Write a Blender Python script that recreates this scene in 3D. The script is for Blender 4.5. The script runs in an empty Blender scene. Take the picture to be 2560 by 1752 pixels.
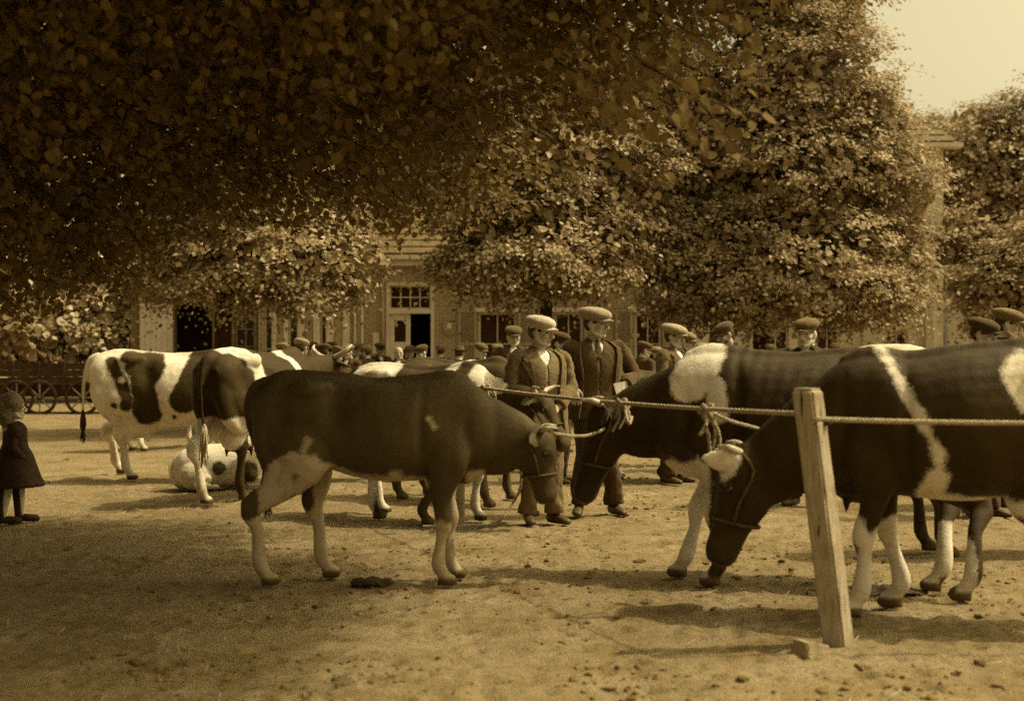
import bpy, bmesh, math, random
import numpy as np
from mathutils import Vector, Matrix

random.seed(7)
RNG = np.random.default_rng(7)
R = math.radians
scene = bpy.context.scene

# ------------------------------------------------------------------ camera
F_PX, CAM_H, HOR = 3200.0, 1.36, 882.0        # focal length (px at 2560 wide), eye height, horizon row
cd = bpy.data.cameras.new('camera')
cam = bpy.data.objects.new('camera', cd)
scene.collection.objects.link(cam)
cam.location = (0, 0, CAM_H)
cam.rotation_euler = (R(90), 0, 0)
cd.sensor_width = 36.0
cd.lens = F_PX / 2560.0 * 36.0
cd.shift_y = (HOR - 876.0) / 2560.0
cd.clip_start, cd.clip_end = 0.05, 3000.0
cd.dof.use_dof = True
cd.dof.focus_distance = 11.2
cd.dof.aperture_fstop = 1.9
scene.camera = cam

# ------------------------------------------------------------------ sky, sun, exposure
SUN = Vector((0.80, 0.10, 1.12)).normalized()
world = bpy.data.worlds.new('World')
scene.world = world
world.use_nodes = True
wn, wl = world.node_tree.nodes, world.node_tree.links
wn.clear()
sky = wn.new('ShaderNodeTexSky'); sky.sky_type = 'NISHITA'; sky.sun_disc = False
sky.sun_elevation = math.asin(SUN.z)
sky.sun_rotation = math.atan2(SUN.x, SUN.y)
sky.air_density, sky.dust_density, sky.ozone_density = 1.0, 6.5, 1.0
bw = wn.new('ShaderNodeRGBToBW')
tint = wn.new('ShaderNodeMix'); tint.data_type = 'RGBA'; tint.blend_type = 'MULTIPLY'
tint.inputs[0].default_value = 1.0
tint.inputs[7].default_value = (1.0, 0.86, 0.50, 1)      # the toned print has a cream sky
bg = wn.new('ShaderNodeBackground'); bg.inputs['Strength'].default_value = 0.150
wo = wn.new('ShaderNodeOutputWorld')
wl.new(sky.outputs[0], bw.inputs[0]); wl.new(bw.outputs[0], tint.inputs[6])
wl.new(tint.outputs[2], bg.inputs['Color']); wl.new(bg.outputs[0], wo.inputs['Surface'])
sd_ = bpy.data.lights.new('sun', 'SUN')
sun = bpy.data.objects.new('sun', sd_)
scene.collection.objects.link(sun)
sd_.energy, sd_.angle, sd_.color = 2.3, R(1.5), (1.0, 0.90, 0.66)
sun.rotation_euler = SUN.to_track_quat('Z', 'Y').to_euler()
sun.location = (20, -4, 28)
vs = scene.view_settings
vs.view_transform, vs.look, vs.exposure, vs.gamma = 'Standard', 'None', 0.78, 1.0
scene.display_settings.display_device = 'sRGB'
scene.render.engine = 'CYCLES'
scene.cycles.use_denoising = False        # the sampling grain stands in for the grain of the plate
scene.cycles.max_bounces = 6
scene.cycles.transparent_max_bounces = 4

# ------------------------------------------------------------------ helpers
D2S = 2560.0 / 2323.0                          # the enlarged view I measured on -> photo pixels

def gp(x, y):
    """ground point under a measured picture position"""
    d = F_PX * CAM_H / (y * D2S - HOR)
    return Vector(((x * D2S - 1280.0) * d / F_PX, d, 0))

def xp(x, d):
    return (x * D2S - 1280.0) * d / F_PX

def zp(y, d):
    return CAM_H - (y * D2S - HOR) * d / F_PX

def S(r, s=0.9):
    """print tone: warm brown whose saturation falls as the reflectance rises"""
    v = max(r * s, 0.004)
    vv = [.02, .036, .05, .09, .27, .4, .75]
    g = np.interp(v, vv, [.34, .39, .45, .58, .69, .75, .866]) / 0.875
    b = np.interp(v, vv, [.026, .038, .062, .11, .26, .33, .50]) / 0.54
    return (r, r * min(1.0, float(g)), r * min(1.0, float(b)), 1.0)

def link(o, parent=None):
    scene.collection.objects.link(o)
    if parent is not None:
        o.parent = parent
    return o

def mesh_from(name, V, Fc, smooth=True):
    me = bpy.data.meshes.new(name)
    me.from_pydata([tuple(map(float, v)) for v in V], [], [tuple(map(int, f)) for f in Fc])
    if smooth:
        me.polygons.foreach_set('use_smooth', [True] * len(me.polygons))
    me.update()
    return me

def obj(name, me, mat=None, parent=None, loc=None, rz=None):
    o = bpy.data.objects.new(name, me)
    link(o, parent)
    if mat is not None:
        if len(me.materials) == 0:
            me.materials.append(mat)
    if loc is not None: o.location = loc
    if rz is not None: o.rotation_euler = (0, 0, rz)
    return o

def tag(o, label=None, cat=None, group=None, kind=None):
    if label: o['label'] = label
    if cat: o['category'] = cat
    if group: o['group'] = group
    if kind: o['kind'] = kind
    return o

def empty(name, loc=(0, 0, 0), rz=0.0):
    o = bpy.data.objects.new(name, None)
    link(o)
    o.location = loc
    o.rotation_euler = (0, 0, rz)
    o.empty_display_size = 0.2
    return o

class MB:
    """collects closed shells"""
    def __init__(self): self.V, self.F, self.n = [], [], 0
    def add(self, V, Fc):
        V = np.asarray(V, float).reshape(-1, 3)
        self.V.append(V); self.F += [tuple(i + self.n for i in f) for f in Fc]; self.n += len(V)
        return self
    def box(self, c, h, M=None):
        c, h = np.array(c, float), np.array(h, float)
        P = np.array([[sx, sy, sz] for sx in (-1, 1) for sy in (-1, 1) for sz in (-1, 1)], float) * h
        if M is not None: P = P @ np.array(M.to_3x3()).T
        return self.add(P + c, [(0, 1, 3, 2), (4, 6, 7, 5), (0, 4, 5, 1), (2, 3, 7, 6), (0, 2, 6, 4), (1, 5, 7, 3)])
    def verts(self): return np.concatenate(self.V) if self.V else np.zeros((0, 3))
    def mesh(self, name, smooth=True): return mesh_from(name, self.verts(), self.F, smooth)

def catmull(P, sub):
    P = np.asarray(P, float)
    if sub <= 1 or len(P) < 3: return P
    E = np.vstack([2 * P[0] - P[1], P, 2 * P[-1] - P[-2]])
    out = []
    for i in range(1, len(E) - 2):
        p0, p1, p2, p3 = E[i - 1], E[i], E[i + 1], E[i + 2]
        for k in range(sub):
            t = k / sub
            out.append(0.5 * ((2 * p1) + (-p0 + p2) * t + (2 * p0 - 5 * p1 + 4 * p2 - p3) * t * t + (-p0 + 3 * p1 - 3 * p2 + p3) * t ** 3))
    out.append(E[-2])
    return np.array(out)

def loft(C, U, W, n=16, p=2.0, cap=0.35):
    C, U, W = (np.asarray(a, float) for a in (C, U, W))
    k = len(C)
    a = np.arange(n) * 2 * math.pi / n
    ca, sa = np.cos(a), np.sin(a)
    ca = np.sign(ca) * np.abs(ca) ** (2 / p); sa = np.sign(sa) * np.abs(sa) ** (2 / p)
    V = (C[:, None, :] + U[:, None, :] * ca[None, :, None] + W[:, None, :] * sa[None, :, None]).reshape(-1, 3)
    Fc = [(i * n + j, i * n + (j + 1) % n, (i + 1) * n + (j + 1) % n, (i + 1) * n + j) for i in range(k - 1) for j in range(n)]
    r0 = min(np.linalg.norm(U[0]), np.linalg.norm(W[0])); r1 = min(np.linalg.norm(U[-1]), np.linalg.norm(W[-1]))
    t0 = C[0] - C[1]; t0 = t0 / (np.linalg.norm(t0) + 1e-9)
    t1 = C[-1] - C[-2]; t1 = t1 / (np.linalg.norm(t1) + 1e-9)
    V = np.vstack([V, C[0] + t0 * r0 * cap, C[-1] + t1 * r1 * cap])
    i0, i1 = k * n, k * n + 1
    Fc += [(i0, (j + 1) % n, j) for j in range(n)]
    b = (k - 1) * n
    Fc += [(i1, b + j, b + (j + 1) % n) for j in range(n)]
    # make the faces point outwards (u x w along the tangent flips them)
    if np.dot(np.cross(U[0], W[0]), C[1] - C[0]) < 0:
        Fc = [tuple(reversed(f)) for f in Fc]
    return V, Fc

def tube(P, r_side, r_in=None, side=(0, 1, 0), n=12, sub=3, p=2.0, cap=0.6):
    """tapered tube; r_side across `side`, r_in in the plane of bending"""
    P = np.asarray(P, float)
    rs = np.asarray(r_side, float) * np.ones(len(P))
    ri = rs if r_in is None else np.asarray(r_in, float) * np.ones(len(P))
    Q = catmull(np.column_stack([P, rs, ri]), sub)
    C, rs, ri = Q[:, :3], np.maximum(Q[:, 3], 0.002), np.maximum(Q[:, 4], 0.002)
    T = np.gradient(C, axis=0)
    T /= np.linalg.norm(T, axis=1)[:, None] + 1e-9
    sv = np.asarray(side, float)
    Sd = sv[None] - T * (T @ sv)[:, None]
    ln = np.linalg.norm(Sd, axis=1)
    bad = ln < 0.15
    if bad.any():
        alt = np.array([1.0, 0, 0]) if abs(sv[0]) < 0.7 else np.array([0, 0, 1.0])
        Sd[bad] = (alt[None] - T * (T @ alt)[:, None])[bad]
        ln = np.linalg.norm(Sd, axis=1)
    Sd /= ln[:, None]
    N = np.cross(T, Sd)
    return loft(C, Sd * rs[:, None], N * ri[:, None], n, p, cap)

def ball(c, r, n=12, m=8, M=None):
    c = np.asarray(c, float); r = np.asarray(r, float) * np.ones(3)
    V = [(0, 0, 1)]
    for i in range(1, m):
        t = math.pi * i / m
        for j in range(n):
            a = 2 * math.pi * j / n
            V.append((math.sin(t) * math.cos(a), math.sin(t) * math.sin(a), math.cos(t)))
    V.append((0, 0, -1))
    V = np.array(V) * r
    if M is not None: V = V @ np.array(M.to_3x3()).T
    Fc = [(0, 1 + j, 1 + (j + 1) % n) for j in range(n)]
    for i in range(m - 2):
        for j in range(n):
            a, b = 1 + i * n + j, 1 + i * n + (j + 1) % n
            Fc.append((a, a + n, b + n, b))
    e, b0 = len(V) - 1, 1 + (m - 2) * n
    Fc += [(e, b0 + (j + 1) % n, b0 + j) for j in range(n)]
    return V + c, Fc

def fuse(mb, voxel, smooth=4, name='tmp', fac=0.5):
    """union of closed shells -> one continuous surface; returns verts, polys arrays via a new mesh"""
    me = mb.mesh(name)
    o = bpy.data.objects.new(name, me)
    scene.collection.objects.link(o)
    m = o.modifiers.new('r', 'REMESH'); m.mode = 'VOXEL'; m.voxel_size = voxel; m.use_smooth_shade = True
    if smooth:
        s = o.modifiers.new('s', 'SMOOTH'); s.factor = fac; s.iterations = smooth
    dg = bpy.context.evaluated_depsgraph_get()
    out = bpy.data.meshes.new_from_object(o.evaluated_get(dg))
    bpy.data.objects.remove(o); bpy.data.meshes.remove(me)
    out.polygons.foreach_set('use_smooth', [True] * len(out.polygons))
    out.name = name
    return out

def co_of(me):
    a = np.empty(len(me.vertices) * 3); me.vertices.foreach_get('co', a)
    return a.reshape(-1, 3)

def set_co(me, V):
    me.vertices.foreach_set('co', np.asarray(V, float).ravel()); me.update()

def set_attr(me, name, vals):
    at = me.attributes.get(name) or me.attributes.new(name, 'FLOAT', 'POINT')
    at.data.foreach_set('value', np.asarray(vals, np.float32))

def join_meshes(name, meshes):
    """several meshes -> one mesh datablock (attributes 'a','b' kept)"""
    V, Fc, n = [], [], 0
    A = {}
    for me in meshes:
        c = co_of(me); V.append(c)
        Fc += [tuple(i + n for i in p.vertices) for p in me.polygons]
        for k in me.attributes:
            if k.data_type == 'FLOAT' and k.domain == 'POINT':
                buf = np.empty(len(c), np.float32); k.data.foreach_get('value', buf)
                A.setdefault(k.name, []).append((n, buf))
        n += len(c)
    me = mesh_from(name, np.concatenate(V), Fc)
    for k, L in A.items():
        full = np.zeros(n, np.float32)
        for off, buf in L: full[off:off + len(buf)] = buf
        set_attr(me, k, full)
    return me

def _hash(ix, iy, iz, seed):
    h = (ix * 374761393 + iy * 668265263 + iz * 2147483647 + seed * 974634761).astype(np.int64)
    h = (h ^ (h >> 13)) * 1274126177
    h = h ^ (h >> 16)
    return (h & 0xFFFFF) / float(0xFFFFF)

def vnoise(P, seed=0):
    P = np.asarray(P, float)
    if P.shape[1] == 2: P = np.column_stack([P, np.zeros(len(P))])
    i = np.floor(P).astype(np.int64); f = P - i
    f = f * f * (3 - 2 * f)
    out = 0
    for dx in (0, 1):
        for dy in (0, 1):
            for dz in (0, 1):
                w = (f[:, 0] if dx else 1 - f[:, 0]) * (f[:, 1] if dy else 1 - f[:, 1]) * (f[:, 2] if dz else 1 - f[:, 2])
                out = out + w * _hash(i[:, 0] + dx, i[:, 1] + dy, i[:, 2] + dz, seed)
    return out * 2 - 1

def fbm(P, octv=4, seed=0):
    P = np.asarray(P, float); out = 0; a = 1.0
    for k in range(octv):
        out = out + a * vnoise(P * 2 ** k + 17.3 * k, seed + k); a *= 0.5
    return out

# ------------------------------------------------------------------ materials
class NT:
    def __init__(self, name):
        self.m = bpy.data.materials.new(name); self.m.use_nodes = True
        self.t = self.m.node_tree; self.t.nodes.clear()
        self.out = self.n('ShaderNodeOutputMaterial')
        self.b = self.n('ShaderNodeBsdfPrincipled')
        self.l(self.b.outputs[0], self.out.inputs[0])
    def n(self, ty, **kw):
        x = self.t.nodes.new(ty)
        for k, v in kw.items(): setattr(x, k, v)
        return x
    def l(self, a, b): self.t.links.new(a, b)
    def noise(self, scale, detail=4, rough=0.55, co='Object', vec=None, dist=0.0):
        if vec is None:
            vec = self.n('ShaderNodeTexCoord').outputs[co]
        x = self.n('ShaderNodeTexNoise'); x.inputs['Scale'].default_value = scale
        x.inputs['Detail'].default_value = detail; x.inputs['Roughness'].default_value = rough
        x.inputs['Distortion'].default_value = dist
        self.l(vec, x.inputs['Vector']); return x.outputs['Fac']
    def ramp(self, fac, stops):
        x = self.n('ShaderNodeValToRGB'); e = x.color_ramp.elements
        while len(e) > 1: e.remove(e[-1])
        e[0].position, e[0].color = stops[0]
        for p, c in stops[1:]:
            k = e.new(p); k.color = c
        self.l(fac, x.inputs[0]); return x.outputs[0]
    def mix(self, f, a, b, blend='MIX'):
        x = self.n('ShaderNodeMix'); x.data_type = 'RGBA'; x.blend_type = blend
        for i, v in ((0, f), (6, a), (7, b)):
            if hasattr(v, 'is_linked') or hasattr(v, 'links'): self.l(v, x.inputs[i])
            else: x.inputs[i].default_value = v
        return x.outputs[2]
    def math(self, op, a, b=0.0, c=0.0, clamp=False):
        x = self.n('ShaderNodeMath'); x.operation = op; x.use_clamp = clamp
        for i, v in enumerate((a, b, c)):
            if hasattr(v, 'links'): self.l(v, x.inputs[i])
            else: x.inputs[i].default_value = v
        return x.outputs[0]
    def attr(self, name):
        x = self.n('ShaderNodeAttribute'); x.attribute_name = name; return x.outputs['Fac']
    def bump(self, h, strength=0.3, dist=0.01):
        x = self.n('ShaderNodeBump'); x.inputs['Strength'].default_value = strength; x.inputs['Distance'].default_value = dist
        self.l(h, x.inputs['Height']); self.l(x.outputs[0], self.b.inputs['Normal']); return x
    def col(self, c):
        if hasattr(c, 'links'): self.l(c, self.b.inputs['Base Color'])
        else: self.b.inputs['Base Color'].default_value = c
    def set(self, **kw):
        for k, v in kw.items(): self.b.inputs[k.replace('_', ' ')].default_value = v
        return self

_MC = {}
def plain(name, r, rough=0.8, var=0.25, scale=6.0, bump=0.15, bscale=60.0, spec=0.3, s=0.8):
    """a toned surface with blotchy variation and fine relief"""
    if name in _MC: return _MC[name]
    k = NT(name)
    f = k.noise(scale, 5, 0.6)
    k.col(k.ramp(f, [(0.28, S(r * (1 - var), s)), (0.5, S(r, s)), (0.75, S(min(0.95, r * (1 + var)), s))]))
    k.set(Roughness=rough, Specular_IOR_Level=spec)
    if bump: k.bump(k.noise(bscale, 3, 0.6), bump, 0.01)
    _MC[name] = k.m
    return k.m

def cloth(name, r, s=0.9):
    if name in _MC: return _MC[name]
    k = NT(name)
    f = k.noise(7, 5, 0.65)
    w = k.noise(220, 2, 0.6)
    c = k.ramp(f, [(0.25, S(r * 0.7, s)), (0.5, S(r, s)), (0.75, S(r * 1.25, s))])
    c = k.mix(0.35, c, k.ramp(w, [(0.3, S(r * 0.6, s)), (0.7, S(r * 1.35, s))]))
    k.col(c)
    k.set(Roughness=0.92, Specular_IOR_Level=0.15, Sheen_Weight=0.25, Sheen_Roughness=0.5)
    k.b.inputs['Sheen Tint'].default_value = S(0.6)
    k.bump(k.math('ADD', k.noise(13, 5, 0.65, dist=.8), k.math('MULTIPLY', w, 0.15)), 0.75, 0.03)
    _MC[name] = k.m
    return k.m
# ------------------------------------------------------------------ cattle
def coat_material(name, dark, white=0.76):
    k = NT(name)
    sd = k.attr('coat'); skin = k.attr('skin')
    tc = k.n('ShaderNodeTexCoord').outputs['Object']
    n1 = k.noise(9, 5, 0.62, vec=tc); n2 = k.noise(70, 3, 0.6, vec=tc)
    e = k.math('ADD', sd, k.math('MULTIPLY', k.math('SUBTRACT', n1, 0.5), 0.07))
    e = k.math('ADD', e, k.math('MULTIPLY', k.math('SUBTRACT', n2, 0.5), 0.035))
    mp = k.n('ShaderNodeMapping'); mp.inputs['Scale'].default_value = (22, 22, 5); k.l(tc, mp.inputs[0])
    hair = k.noise(6, 4, 0.65, vec=mp.outputs[0]); big = k.noise(2.4, 4, 0.6, vec=tc)
    e = k.math('ADD', e, k.math('MULTIPLY', k.math('SUBTRACT', hair, 0.5), 0.045))
    m = k.math('MULTIPLY_ADD', e, 38.0, 0.5, clamp=True)
    dc = k.mix(k.math('MULTIPLY', hair, 0.6), k.ramp(big, [(0.3, S(dark * 0.75, 1.9)), (0.7, S(dark * 1.35, 1.9))]), S(dark * 1.7, 1.9))
    wc = k.mix(k.math('MULTIPLY', hair, 0.5), k.ramp(k.noise(5.5, 6, .7, vec=tc), [(0.30, S(white * 0.55, .6)), (0.48, S(white * .9, .7)), (0.7, S(white, .7))]), S(white * 0.8, .6))
    c = k.mix(m, dc, wc)
    # soiled lower legs and belly have a shape of their own
    sep = k.n('ShaderNodeSeparateXYZ'); k.l(tc, sep.inputs[0])
    low = k.math('MULTIPLY', k.math('SUBTRACT', 1.0, k.math('MULTIPLY', sep.outputs[2], 2.2), clamp=True), k.ramp(n1, [(0.4, (0, 0, 0, 1)), (0.7, (1, 1, 1, 1))]))
    c = k.mix(k.math('MULTIPLY', low, 0.55), c, S(0.12))
    dirt = k.ramp(k.noise(3.1, 6, .7, vec=tc), [(.50, (0, 0, 0, 1)), (.76, (.16, .16, .16, 1))])
    c = k.mix(dirt, c, S(0.17))
    c = k.mix(skin, c, S(0.085, 1.0))
    k.col(c)
    k.set(Roughness=0.62, Specular_IOR_Level=0.30, Sheen_Weight=0.0)
    k.b.inputs['Specular Tint'].default_value = S(0.30)
    k.bump(k.math('ADD', k.math('ADD', hair, k.math('MULTIPLY', n2, 0.6)), k.math('MULTIPLY', k.noise(26, 3, .6, vec=tc), .8)), 0.30, 0.014)
    return k.m

M_BLACK = coat_material('coat_black_white', 0.031)
M_SOFT = coat_material('coat_faded_black_white', 0.038)
M_DIM = coat_material('coat_dark_soiled_shaded_white', 0.055, 0.46)  # heifer white darkened in colour for canopy shade as well as soiling
M_BROWN = coat_material('coat_brown', 0.050)
M_WHITE = coat_material('coat_mostly_white', 0.05, 0.7)
M_HORN = plain('horn', 0.42, 0.45, 0.35, 14, 0.2, 40, 0.4)
M_EYE = plain('animal_eye', 0.012, 0.12, 0.1, 10, 0.0, spec=0.6)
M_ROPE = plain('hemp_rope', 0.36, 0.9, 0.35, 40, 0.6, 220, 0.1)
M_STRAP = plain('dark_halter', 0.09, 0.8, 0.4, 30, 0.5, 120, 0.2)
M_TAILHAIR = plain('tail_hair', 0.05, 0.8, 0.4, 60, 0.6, 120, 0.2)
M_TAILPALE = plain('tail_hair_pale', 0.4, 0.8, 0.35, 60, 0.6, 120, 0.2)

def chain_dist(P2, pts):
    d = np.full(len(P2), 9.0)
    pts = [np.array(p, float) for p in pts]
    if len(pts) == 1: return np.linalg.norm(P2 - pts[0], axis=1)
    for a, b in zip(pts[:-1], pts[1:]):
        ab = b - a; t = np.clip(((P2 - a) @ ab) / (ab @ ab + 1e-9), 0, 1)
        d = np.minimum(d, np.linalg.norm(P2 - a - t[:, None] * ab, axis=1))
    return d

TR = [(-0.83, 1.20, 1.02, 0.10), (-0.78, 1.285, 0.94, 0.175), (-0.68, 1.335, 0.84, 0.225), (-0.54, 1.355, 0.74, 0.255), (-0.40, 1.36, 0.68, 0.275), (-0.22, 1.335, 0.62, 0.285),
      (0.0, 1.315, 0.575, 0.32), (0.20, 1.315, 0.575, 0.315), (0.36, 1.335, 0.59, 0.27), (0.50, 1.345, 0.605, 0.225), (0.62, 1.31, 0.63, 0.205), (0.74, 1.22, 0.69, 0.165), (0.83, 1.12, 0.80, 0.10)]

def make_cow(name, origin, heading, H, L, head, muzzle, feet, mat, base=-1.0, patches=(), udder=False, horns=True,
             horn_len=1.0, tail=((0, 0, 0), 0.36), tail_mat=None, hair_tail=True, head_size=1.0, voxel=0.017, ear_white=False,
             girth=1.0, halter=True, trunk=None, eye=True, horn_dir=(0, 0.6, 1.0), neck=1.0, ear_fwd=0.0, lean_flesh=1.0, wd=0.0):
    s = H / 1.36
    root = empty(name, (origin[0], origin[1], 0), heading)
    c, sn = math.cos(heading), math.sin(heading)
    def loc(w):
        dx, dy = w[0] - origin[0], w[1] - origin[1]
        return np.array([dx * c + dy * sn, -dx * sn + dy * c])
    ft = {}
    default = {'fl': (0.47 * L * s, 0.17 * s), 'fr': (0.47 * L * s, -0.17 * s), 'hl': (-0.62 * L * s, 0.16 * s), 'hr': (-0.62 * L * s, -0.16 * s)}
    for k in default:
        if k in feet:
            f = feet[k]
            ft[k] = loc(f) if len(f) == 3 else np.array(f, float)      # world point or body offset
        else: ft[k] = np.array(default[k])
    mb = MB()
    T = catmull(np.array(trunk or TR), 3)
    T[:, 1] -= wd * np.clip((T[:, 0] - .05) / .25, 0, 1)
    Z = np.zeros(len(T))
    mid = (T[:, 1] + T[:, 2]) / 2 * s; hh = (T[:, 1] - T[:, 2]) / 2 * s
    mb.add(*loft(np.column_stack([T[:, 0] * L * s, Z, mid]), np.column_stack([Z, T[:, 3] * s * girth, Z]), np.column_stack([Z, Z, hh]), 28, 2.25, 0.3))
    def X(x, y, z): return (x * L * s, y * s, z * s)
    # spine and bony points
    mb.add(*tube([X(-.80, 0, 1.255), X(-.60, 0, 1.325), X(-.3, 0, 1.325), X(0, 0, 1.295), X(.3, 0, 1.31 - wd), X(.47, 0, 1.325 - wd), X(.6, 0, 1.28 - wd)], np.array([.05, .06, .05, .05, .06, .07, .06]) * s))
    for q in (1, -1):
        mb.add(*tube([X(-.30, .16 * q * girth, 1.275), X(-.42, .215 * q * girth, 1.262), X(-.54, .17 * q * girth, 1.255)], np.array([.05, .062, .05]) * s, n=12))
        mb.add(*ball(X(-.785, .105 * q, 1.17), (.05 * s, .045 * s, .055 * s)))
        f = ft['fl' if q > 0 else 'fr']; x, y = f
        yk = lambda t: (1 - t) * .175 * q * s + t * y
        sx, sz = .44 * L * s, .68 * s
        kx = sx + (x - sx) * 0.55
        P = [X(.46, .15 * q, 1.08), X(.47, .17 * q, .92), X(.46, .175 * q, .78), (sx + (x - sx) * .12, yk(.1), .655 * s), (sx + (x - sx) * .32, yk(.4), .53 * s),
             (kx + .018 * s, yk(.65), .40 * s), (kx + (x - kx) * .35, yk(.8), .29 * s), (x - .012 * s, y, .135 * s), (x + .018 * s, y, .075 * s), (x + .04 * s, y, .028 * s)]
        mb.add(*tube(P, np.array([.05, .07, .078, .07, .052, .052, .032, .044, .036, .058]) * s, np.array([.13, .155, .14, .10, .060, .058, .036, .050, .040, .070]) * s, n=14))
        f = ft['hl' if q > 0 else 'hr']; x, y = f
        hx = x - .075 * s
        gx = (-.44 * L * s + hx) / 2
        P = [X(-.52, .12 * q, 1.12), X(-.50, .165 * q, .94), X(-.46, .175 * q, .80), (gx + .01, (.17 * q * s + y) / 2, .635 * s), (hx - .012 * s, y * .5 + .155 * q * s * .5, .50 * s),
             (hx * .7 + x * .3 + .005, y * .8 + .155 * q * s * .2, .36 * s), (x - .03 * s, y, .145 * s), (x + .008 * s, y, .075 * s), (x + .036 * s, y, .028 * s)]
        mb.add(*tube(P, np.array([.09, .105, .10, .066, .050, .034, .045, .036, .058]) * s, np.array([.24, .225, .175, .095, .078, .042, .052, .041, .070]) * s, n=14))
        mb.add(*tube([X(-.72, .10 * q, 1.10), X(-.70, .125 * q, .92), X(-.64, .145 * q, .76), (gx - .08 * s, .15 * q * s, .64 * s)], np.array([.085, .09, .075, .045]) * s, np.array([.10, .12, .10, .05]) * s))
        # claws: a small cleft hoof
        for k2, kk in (('fl' if q > 0 else 'fr', .045), ('hl' if q > 0 else 'hr', .04)):
            hx2, hy2 = ft[k2]
            for e in (-1, 1):
                mb.add(*ball((hx2 + (kk + .012) * s, hy2 + .024 * e * s, .028 * s), (.058 * s, .027 * s, .034 * s), 10, 6))
            for e in (-1, 1):
                mb.add(*ball((hx2 - .035 * s, hy2 + .02 * e * s, .095 * s), .014 * s, 6, 5))
    # brisket and dewlap
    bz = .07 if trunk else 0.0
    mb.add(*tube([X(.40, 0, .66 + bz), X(.60, 0, .66 + bz), X(.74, 0, .74 + bz)], np.array([.07, .075, .05]) * s, np.array([.07, .085, .06]) * s))
    # neck and head
    head, muzzle = np.array(head, float), np.array(muzzle, float)
    if len(head) == 2: head = np.array([head[0], 0, head[1]])
    if len(muzzle) == 2: muzzle = np.array([muzzle[0], 0, muzzle[1]])
    d = muzzle - head; hl = np.linalg.norm(d); d = d / hl
    hs = head_size * s
    lat = np.array([0, 1.0, 0]) - d * d[1]; lat /= np.linalg.norm(lat)
    nn = np.cross(d, lat)
    nb = np.array(X(.50, 0, 1.02 - wd)); nk = head - nn * .05 * hs + d * .05 * hs
    mid1 = nb * .62 + nk * .38 + np.array([0, 0, .012]); mid2 = nb * .28 + nk * .72 + np.array([0, 0, .012])
    mb.add(*tube([nb, mid1, mid2, nk], np.array([.17, .13, .11, .09]) * s * (.5 + .5 * neck), np.array([.29, .22 * neck, .175 * neck, .135 * neck]) * s, n=18))
    t0 = np.array(X(.70, 0, .80)); t1 = head + d * .30 * hl - nn * .10 * hs
    mb.add(*tube([t0, t0 * .5 + t1 * .5 - np.array([0, 0, .035]), t1], np.array([.055, .04, .045]) * s, np.array([.10, .075, .06]) * s))
    rr = [(-.10, -.015, .07, .062), (.03, 0, .10, .098), (.18, .004, .108, .108), (.32, 0, .104, .104), (.48, -.008, .094, .086), (.64, -.008, .082, .074), (.80, -.004, .074, .076), (.92, -.002, .070, .086), (1.0, -.004, .052, .074)]
    rr = catmull(np.array(rr), 2)
    C = head[None] + d[None] * (rr[:, 0] * hl)[:, None] + nn[None] * (rr[:, 1] * hs)[:, None]
    mb.add(*loft(C, lat[None] * (rr[:, 3] * hs)[:, None], nn[None] * (rr[:, 2] * hs)[:, None], 18, 2.3, 0.4))
    def hp(t, a, b): return head + d * t * hl + lat * a * hs + nn * b * hs
    mb.add(*tube([hp(.16, 0, -.085), hp(.38, 0, -.088), hp(.62, 0, -.062)], np.array([.062, .055, .036]) * hs, np.array([.06, .05, .034]) * hs))
    for q in (1, -1):
        mb.add(*ball(hp(.30, .083 * q, .055), np.array([.03, .03, .03]) * hs, 8, 6))           # brow
        mb.add(*ball(hp(.955, .034 * q, .028), .022 * hs, 8, 6))                                  # nostril pad
        ef = ear_fwd; e0, e1, e2, e3 = hp(.05, .075 * q, .0 + .03 * ef), hp(.07, (.14 - .03 * ef) * q, -.005 + .09 * ef), hp(.09, (.21 - .08 * ef) * q, -.02 + .18 * ef), hp(.10, (.265 - .12 * ef) * q, -.04 + .26 * ef)
        mb.add(*tube([e0, e1, e2, e3], np.array([.024, .052, .050, .010]) * hs, np.array([.022, .015, .012, .008]) * hs, side=tuple(d + nn * .3), n=10))
    # tail
    (tx, ty, tz), tend = tail
    tl = [X(-.74, 0, 1.30), X(-.82, 0, 1.27), X(-.875, 0, 1.14), np.array(X(-.885, 0, .92)) + np.array([tx * .4, ty * .4, 0]), np.array(X(-.875, 0, .70)) + np.array([tx, ty, tz])]
    mb.add(*tube(tl, np.array([.055, .042, .026, .021, .019]) * s, n=8))
    if udder:
        mb.add(*ball(X(-.33, 0, .60), (.19 * s, .125 * s, .155 * s), 14, 10))
        mb.add(*ball(X(-.44, 0, .60), (.13 * s, .12 * s, .155 * s), 14, 10))
        for ux in (-.26, -.44):
            for q in (1, -1):
                mb.add(*tube([X(ux, .065 * q, .48), X(ux, .07 * q, .40)], np.array([.026, .013]) * s, n=8, sub=1))
    me = fuse(mb, voxel, 4, 'body')
    V = co_of(me)
    V[:, 2] = np.maximum(V[:, 2], 0.002)
    # slack hide: slow waves over ribs and flank
    nrm = np.empty(len(V) * 3); me.vertices.foreach_get('normal', nrm); nrm = nrm.reshape(-1, 3)
    lump = fbm(V * np.array([5.5, 5.5, 4.0]) + heading * 3, 4, 5) * .007
    rib = np.where((V[:, 2] > .62 * s) & (np.abs(V[:, 0] - .05 * L * s) < .33 * L * s), np.sin((V[:, 0] / s + .22 * V[:, 2]) * 2 * math.pi / .082) * .0030 * max(.12, lean_flesh - .9) * np.clip(.5 + vnoise(V * 3.0 + heading, 6), 0, 1), 0)
    torso = np.clip((V[:, 2] / s - .5) * 6, 0, 1)
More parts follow.
